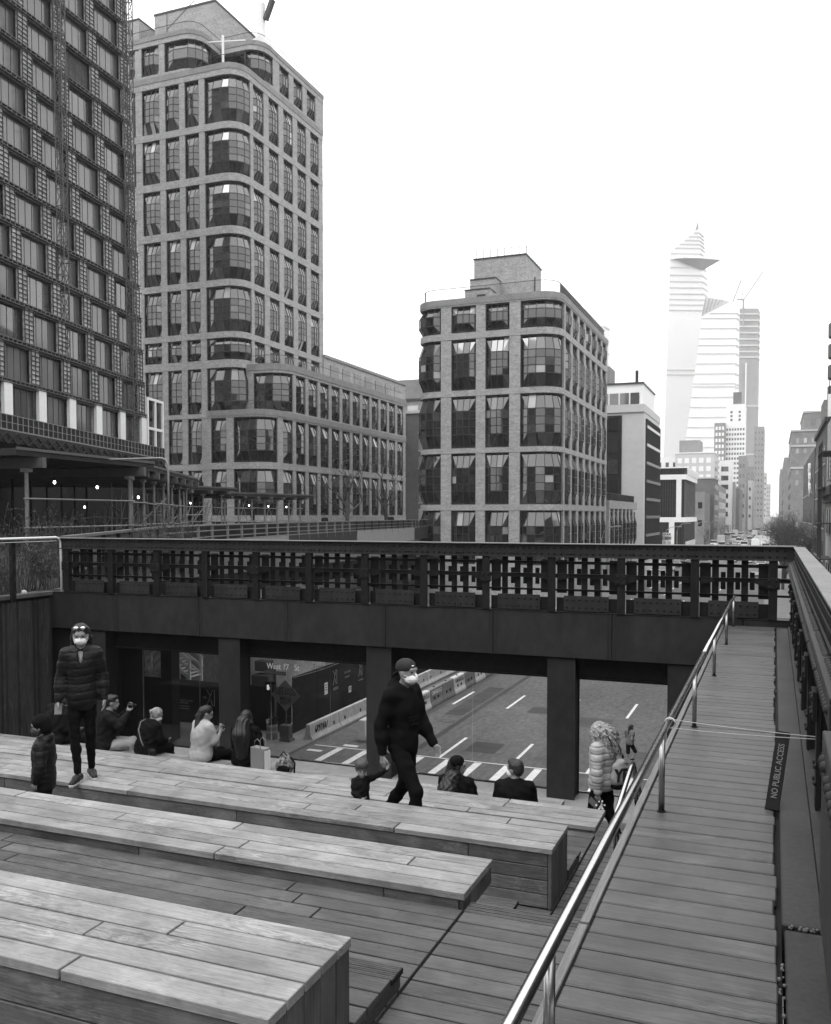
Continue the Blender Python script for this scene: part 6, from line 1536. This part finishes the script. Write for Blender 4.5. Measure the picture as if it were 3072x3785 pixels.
# 4 boy holding his hand
mp = Matrix.LocRotScale(m1.location, m1.rotation_euler, m1.scale); hw = mp @ Vector(add(jm_['wR'], (.0, .05, -.10)))
BY = dict(CH); BY['hed'] = (0, .03, 1.62)
bx, by = -3.93, 8.36; s_ = .46; fw = (.72, -.60); rz = math.atan2(-fw[0], fw[1])
inv = Matrix.LocRotScale(Vector((bx, by, -1.76)), Matrix.Rotation(rz, 3, 'Z').to_euler(), Vector((s_,) * 3)).inverted(); hl = tuple(inv @ hw)
BY.update(wL=add(hl, (0, 0, -.08)), eL=tuple((np.array(CH['sL']) + np.array(hl)) / 2 + (-.03, -.02, -.06)), eR=(.20, .05, 1.10), wR=(.10, .2, 1.0))
b1, HB, jb = person('small boy with a bowl haircut holding the hand of the man in the cap', (bx, by, -1.76), fw, 1.0, BY, base=CH, top='char', legs='char', hair=('bowl', 'hairm'), look=(.35, 1, -.25), sc=s_, loose=1.3, hs=1.66, pname='jacket', hp=((-.6, .7, .1), (-.3, .1, 1)))
for sx in (-.034, .034): MB().ball(HB(sx, .09, .01), (.012, .006, .008), 8, 6).build('eye', 'jet', b1, smooth=True)
MB().ball(HB(0, .09, -.055), (.018, .006, .006), 8, 6).build('mouth', 'skind', b1, smooth=True)
# 5-6 couple sitting behind the low bench
c1, HC, jc = person('woman with long dark hair turned towards the man on the timber step', (-3.62, 10.42, -2.24), (.12, 1), 1.66, dict(hed=(.02, .05, .77), nec=(0, .03, .62), che=(0, .0, .43)), base=SIT, top='jet', hair=('long', 'hair'), look=(.88, .45, -.05), loose=1.9, legs='jet', slim=1.0)
q = Sdf(.015); q.ell(HC(0, -.02, .06), (.098, .108, .085)); q.cut(HC(0, .02, -.06), (.2, .2, .08)); q.build('knit_cap', 'jet', c1, .008)
q = Sdf(.03); q.chain([(0, -.08, .66), (-.03, -.15, .50), (-.03, -.17, .30)], [.10, .13, .11]); q.build('hair_mass', 'hair', c1, .011, lambda X, Y, Z: .008 * np.sin(X * 90 + 2 * np.sin(Z * 30)) * np.sin(Z * 60))
c2, HC2, jc2 = person('man with short brown hair and white mask sitting on the timber step', (-2.86, 10.42, -2.24), (-.15, 1), 1.74, dict(hed=(0, .04, .77), nec=(0, .02, .62), che=(0, .0, .43)), base=SIT, top='jet', hair=('short', 'hairb'), mask='mask', look=(-.85, .5, -.02), loose=1.4, slim=1.12)
MB().tube([add(jc2['nec'], (.07 * math.cos(t), .055 * math.sin(t) - .005, .012 + .008 * math.sin(t))) for t in [i * .45 for i in range(15)]], .012, 6).build('collar', 'tee', c2)
# 7 woman with curls walking away
w2, HW, jw = person('woman with blond curls in a pale padded jacket', (-2.02, 11.62, -2.79), (-.93, .32), 1.72,
    dict(eR=(.24, .0, 1.15), wR=(.24, .1, .90), eL=(-.25, -.06, 1.14), wL=(-.25, -.08, .88), kL=(-.1, .10, .52), aL=(-.1, .10, .09), aR=(.1, -.26, .12), kR=(.1, -.06, .5), hed=(0, .06, 1.62)),
    top='puff', puffy=.8, legs='jet', hair=('curly', 'hairl'), jlen=.03, loose=1.7, slim=1.0, look=(-.4, 1, -.2), pname='padded_jacket', legw=1.0)
ph = tag(held('phone', 'screen', None, None, (.075, .012, .15)), 'phone in the hand of the woman with blond curls', 'phone'); place_on(w2, ph, add(jw['wL'], (-.03, .05, -.13)), (R(20), R(60), R(90)))
sc_ = thing('striped_strap', 'coiled black and white strap hanging from the hand holding the phone', 'strap', w2.location)
for k in range(12):
    t0, t1 = k * .55, k * .55 + .3
    MB().tube([add((.05 * math.cos(t) , .05 * math.sin(t), -.01 * t), (0, 0, 0)) for t in (t0, (t0 + t1) / 2, t1)], .012, 6).build('stripe', 'white' if k % 2 else 'jet', sc_)
place_on(w2, sc_, add(jw['wL'], (-.05, -.09, -.12)), (R(90), 0, R(90)))
bp = thing('backpack', 'white backpack with bold black lettering worn by the woman with blond curls', 'backpack', w2.location)
q = Sdf(.03); q.ell((0, 0, -.06), (.13, .075, .15)).ell((0, .01, .06), (.11, .07, .13)).ell((.02, .01, .16), (.06, .05, .05)); q.build('body', 'tee', bp, .011, creases(.004))
text('lettering', 'YB', .25, 'inkd', bp, (0, -.082, .0), (R(90), 0, 0), bold=.012, font_scale=(.8, 1))
MB().tube([(-.09, .06, .2), (-.09, .16, .3), (-.1, .25, .2)], .018, 6).tube([(.09, .06, .2), (.09, .16, .3), (.1, .25, .2)], .018, 6).build('strap', 'jet', bp)
q = Sdf(.02); q.ell((0, 0, -.17), (.125, .078, .06)); q.build('base_panel', 'jet', bp, .011)
place_on(w2, bp, (.03, -.23, 1.10), (R(6), 0, R(-30))); bp.scale = (.92,) * 3
# 8-12 people on the far bench
p1_, HP, jp = person('woman in a pale T-shirt with long dark hair looking at her phone', (-8.30, 11.75, -2.25), (.42, .9), 1.70, dict(wR=(.06, .32, .42), eR=(.22, .14, .30), wL=(-.02, .33, .43), eL=(-.21, .15, .30), che=(0, .03, .42)), base=SIT, top='tee', sleeve=.8, hair=('back', 'hair'), look=(.45, .9, -.35), loose=2.0, slim=1.08, crease=.4, pname='t_shirt', legs='jet', hp=((-.3, .5, .8), (.3, .5, .8)), curl=(.9, .9))
ph = tag(held('phone', 'blackp', None, None, (.075, .012, .15)), 'phone held up by the woman in the pale T-shirt', 'phone'); place_on(p1_, ph, (.02, .40, .50), (R(-35), 0, 0))
p2_, HP2, jp2 = person('woman in black with very long dark hair on the far bench', (-7.52, 11.78, -2.25), (-.1, 1), 1.66, dict(hed=(0, .08, .76), wR=(.05, .32, .30), wL=(-.05, .33, .32)), base=SIT, top='jet', hair=('long', 'hair'), look=(-.1, 1, -.3), loose=1.8, slim=1.1)
q = Sdf(.03); q.chain([(0, -.04, .72), (0, -.10, .52), (.02, -.12, .22)], [.11, .15, .10]); q.build('hair_mass', 'hair', p2_, .011, lambda X, Y, Z: .006 * np.sin(X * 110 + 2 * np.sin(Z * 20)))
p3_, HP3, jp3 = person('woman with a hair bun and a crossbody bag strap over her black top', (-9.34, 11.72, -2.25), (.25, 1), 1.62, dict(hed=(.03, .22, .66), nec=(0, .14, .55), che=(0, .08, .38), sR=(.17, .1, .50), sL=(-.17, .1, .50)), base=SIT, top='jet', hair=('bun', 'hairl'), mask='mask', look=(.45, .85, -.5), loose=1.6, slim=1.1)
q = Sdf(.02); q.ell((0, -.02, .075), (.175, .12, .035)); q.build('shirt_hem', 'shirt', p3_, .011)
MB().tube([(-.12, .12, .585), (-.11, .0, .57), (-.06, -.09, .45), (.05, -.125, .28), (.15, -.11, .14)], .011, 6).build('bag_strap', 'grey', p3_)
hb_ = tag(MB().box(-.10, .10, -.05, .05, 0, .14).build('crossbody_bag', 'jet2', None, bevel=.02), 'small black crossbody bag beside the woman with the bun', 'bag'); place_on(p3_, hb_, (.24, -.06, .01), (0, 0, R(-20)))
p4_, HP4, jp4 = person('man in dark clothes and pale trousers taking a photograph', (-10.15, 11.72, -2.25), (.75, .65), 1.76, dict(wR=(.1, .36, .62), eR=(.24, .22, .42), wL=(-.06, .37, .62), eL=(-.22, .2, .40), hed=(0, .12, .77), kR=(.16, .42, .12), kL=(-.1, .44, .1)), base=SIT, top='char', hair=('short', 'hair'), legs='khaki', look=(.1, 1, -.05), loose=1.5, slim=1.1, hp=((-.3, .3, .8), (.3, .3, .8)), curl=(.8, .8))
cm_ = thing('camera', 'black camera held up by the man in pale trousers', 'camera', p4_.location)
MB().box(-.07, .07, -.035, .035, -.045, .045).build('camera_body', 'blackp', cm_, bevel=.01); MB().rod((0, .03, 0), (0, .10, 0), .036, 14).build('lens_barrel', 'blackp', cm_); place_on(p4_, cm_, (.02, .40, .70))
p5_, HP5, jp5 = person('bulky person in dark clothes hunched at the end of the far bench', (-11.25, 11.72, -2.25), (.5, .85), 1.78, dict(hed=(.03, .26, .66), nec=(0, .15, .58), che=(0, .06, .40)), base=SIT, top='char', hair=('short', 'hair'), look=(.3, 1, -.5), loose=2.4, slim=1.3, legs='char')
# bags on the bench
sb = thing('shopping_bag', 'paper shopping bag with cord handles on the far bench', 'bag', (-7.14, 11.62, -2.25), R(-12))
MB().hexa([(-.13, -.07, 0), (.13, -.07, 0), (.13, .07, 0), (-.13, .07, 0), (-.14, -.065, .36), (.14, -.065, .36), (.14, .065, .36), (-.14, .065, .36)]).build('bag_body', 'paper', sb)
for yy in (-.06, .06): MB().tube([(-.06, yy, .35), (-.055, yy, .46), (0, yy, .50), (.055, yy, .46), (.06, yy, .35)], .006, 6).build('handle', 'paper', sb)
MB().box(.141, .15, -.06, .06, .02, .33).build('side_stripe', 'white', sb)
bk = thing('rucksack', 'patterned dark rucksack slumped beside the paper bag', 'bag', (-6.70, 11.58, -2.25), R(15))
q = Sdf(.03); q.ell((0, 0, .13), (.14, .10, .14)).ell((.01, 0, .24), (.08, .07, .09)); q.build('bag_body', 'floral', bk, .011)
MB().tube([(.1, -.05, .28), (.17, -.06, .2), (.16, -.06, .02)], .014, 6).tube([(-.05, -.04, .3), (0, -.05, .36), (.05, -.04, .3)], .01, 6).build('strap', 'jet', bk)
q = Sdf(.02); q.ell((0, -.09, .10), (.10, .04, .07)); q.build('front_pocket', 'jet', bk, .011)
# runner down on the avenue
r1, HR, jr = person('runner in a grey top and dark shorts crossing the avenue', (-5.44, 37.77, ZS), (.55, .83), 1.70,
    dict(kR=(.1, .26, .56), aR=(.1, .02, .30), kL=(-.1, .02, .5), aL=(-.1, -.12, .09), eR=(.25, -.16, 1.2), wR=(.2, .05, 1.12), eL=(-.25, .0, 1.17), wL=(-.16, .24, 1.22), che=(0, .05, 1.3), nec=(0, .06, 1.48), hed=(0, .11, 1.62)),
    top='grey', sleeve=.4, legs='char', barelegs=True, hair=('back', 'hair'), vox=.014, pname='running_top', look=(.3, 1, 0))
r1.location.z = ZS + .01
# walkers on the far viaduct and at its railing
for k, (x, yy) in enumerate(((-38.6, 90, ), (-39.6, 91.5), (-32.2, 62))):
    person(('walker in dark clothes far off on the viaduct, left of the pair' if k == 0 else 'walker in dark clothes far off on the viaduct, right of the pair') if k < 2 else 'dark figure leaning at the viaduct railing below the bare trees', (x, yy, -.05), (.3, -.9), 1.72, top='char', hair=('short', 'hair'), vox=.03, group='far walkers on the viaduct', shoes=False)
# ================================================================== planting, bare trees, haze
M.update(twig=gm('bare_twig', .05, .8, .3, 5), bark=gm('tree_bark', .06, .85, .3, 4, .2), leaf=gm('dry_leaf', .09, .8, .5, 3, rand=.3))
def twig_tree(name, label, loc, h, seed, levels=5, group=None, spread=.55, mat='twig'):
    rnd = random.Random(seed)
    t = thing(name, label, 'tree', loc, rnd.uniform(0, 6), group)
    tr, br = MB(), MB()
    def grow(p, d, L, r, lv):
        q = p + d * L
        if lv == 0: tr.rod(p, q, r, 7, r * .75)
        else: br.rod(p, q, r, 3, r * .6)
        if lv >= levels: return
        n = 4 if lv == 0 else rnd.choice((2, 3, 3))
        for i in range(n):
            a = Vector((rnd.uniform(-1, 1), rnd.uniform(-1, 1), rnd.uniform(-.2, .9))).normalized()
            nd = (d * (1 - spread) + a * spread).normalized(); f = rnd.uniform(.35, 1.0)
            grow(p + d * L * (f if i else 1), nd, L * rnd.uniform(.55, .8), r * .55, lv + 1)
    grow(Vector((0, 0, 0)), Vector((0, 0, 1)), h * .32, h * .022, 0)
    tr.build('trunk', 'bark', t); br.build('crown', mat, t, fix=False)
    return t
twig_tree('bare_tree', 'leafless tree on the viaduct in front of the brick wing, the nearer one', (-35.4, 72.5, -.05), 9.5, 3, 5, 'bare trees on the viaduct')
twig_tree('bare_tree', 'leafless tree on the viaduct near the gap between the brick buildings', (-37.5, 86, -.05), 10, 5, 5, 'bare trees on the viaduct')
twig_tree('bare_tree', 'small leafless tree behind the thin protective shed', (-46, 74, -.05), 5.5, 8, 5, 'bare trees on the viaduct')
# street trees in the haze along the east pavement
rnd = random.Random(17)
for k in range(22):
    yy = 112 + k * 11 + rnd.uniform(-2, 2); twig_tree('street_tree', 'leafless street tree in the row along the east pavement', (2.4 + rnd.uniform(-1.4, .9), yy, ZS), rnd.uniform(10, 13) + k * .12, 50 + k, 6 if k % 2 else 5, 'street trees on the east pavement', .62)
for k in range(7):
    twig_tree('street_tree', 'leafless street tree far up the west pavement', (-20.8 + rnd.uniform(-.4, .4), 310 + k * 26, ZS), rnd.uniform(8, 10), 90 + k, 5, 'street trees on the west pavement', .6)
# planting beds at the left: dry shrubs and grasses
bed = tag(MB().box(-40, -13.5, 9, 34, -.5, .05).build('planting_bed', 'dark'), kind='structure')
def shrub(name, label, loc, h, seed, n=42, lean=.5):
    rnd = random.Random(seed); t = thing(name, label, 'shrub', loc, 0, 'dry shrubs in the planting bed')
    m, lf = MB(), MB()
    for i in range(n):
        p = Vector((rnd.uniform(-.25, .25), rnd.uniform(-.25, .25), 0)); d = Vector((rnd.uniform(-lean, lean), rnd.uniform(-lean, lean), 1)).normalized(); L = h * rnd.uniform(.5, 1)
        for s in range(4):
            q = p + d * L / 4; m.rod(p, q, .006 * (1.3 - s * .25), 3); 
            if s > 0:
                for b_ in range(2):
                    e = q + Vector((rnd.uniform(-.2, .2), rnd.uniform(-.2, .2), rnd.uniform(0, .22))) * h * .7; m.rod(q, e, .003, 3)
                    for _ in range(3):
                        c = q.lerp(e, rnd.uniform(.3, 1)); u = Vector((rnd.uniform(-1, 1), rnd.uniform(-1, 1), rnd.uniform(-1, 1))).normalized() * rnd.uniform(.015, .035); v = Vector((rnd.uniform(-1, 1), rnd.uniform(-1, 1), rnd.uniform(-1, 1))).normalized() * .012
                        lf.add([c - u, c + v, c + u, c - v], [(0, 1, 2, 3)])
            d = (d + Vector((rnd.uniform(-.25, .25), rnd.uniform(-.25, .25), rnd.uniform(-.05, .15)))).normalized(); p = q
    m.build('stems', 'twig', t, fix=False); lf.build('foliage', 'leaf', t, fix=False)
rnd = random.Random(2)
for k in range(16):
    shrub('shrub', 'dry twiggy shrub in the planting bed behind the wire mesh', (-13.55 - rnd.uniform(0, 1.6), 11.4 + k * .2 + rnd.uniform(-.1, .1), .04), rnd.uniform(.8, 1.25), 400 + k, 24, .35)
for k in range(34):
    f = k / 34
    x = -14.2 - rnd.uniform(0, 1) ** 1.3 * 9; yy = 11.5 + rnd.uniform(0, 1) * 10 + max(0, (-x - 15)) * .5
    shrub('shrub', 'dry twiggy shrub in the planting bed behind the wire mesh' if x > -17 else 'dry twiggy shrub further back under the sheds', (x, yy, .04), rnd.uniform(.9, 1.9), 200 + k, 26)
rk = tag(Sdf(.05).ell((0, 0, .03), (.05, .04, .055)).ell((.02, .01, .02), (.045, .04, .035)).build('pale_stone', 'conc', None, .01), 'pale stone in the planting bed by the railing corner', 'stone'); rk.location = (-13.62, 13.5, .06)
# haze over the whole avenue
hz = bpy.data.meshes.new('haze'); hb_ = MB().box(-260, 60, -100, 1480, ZS - 1.9, 400).mesh('haze')
hm_ = bpy.data.materials.new('haze_air'); hm_.use_nodes = True; n_ = hm_.node_tree; n_.nodes.clear()
ho = n_.nodes.new('ShaderNodeOutputMaterial'); pv_ = n_.nodes.new('ShaderNodeVolumePrincipled')
pv_.inputs['Color'].default_value = (.99, .99, .99, 1); pv_.inputs['Density'].default_value = .0002; pv_.inputs['Anisotropy'].default_value = 0.0
n_.links.new(pv_.outputs[0], ho.inputs['Volume'])
tag(link('haze', hb_, hm_), 'pale haze filling the avenue', kind='stuff')
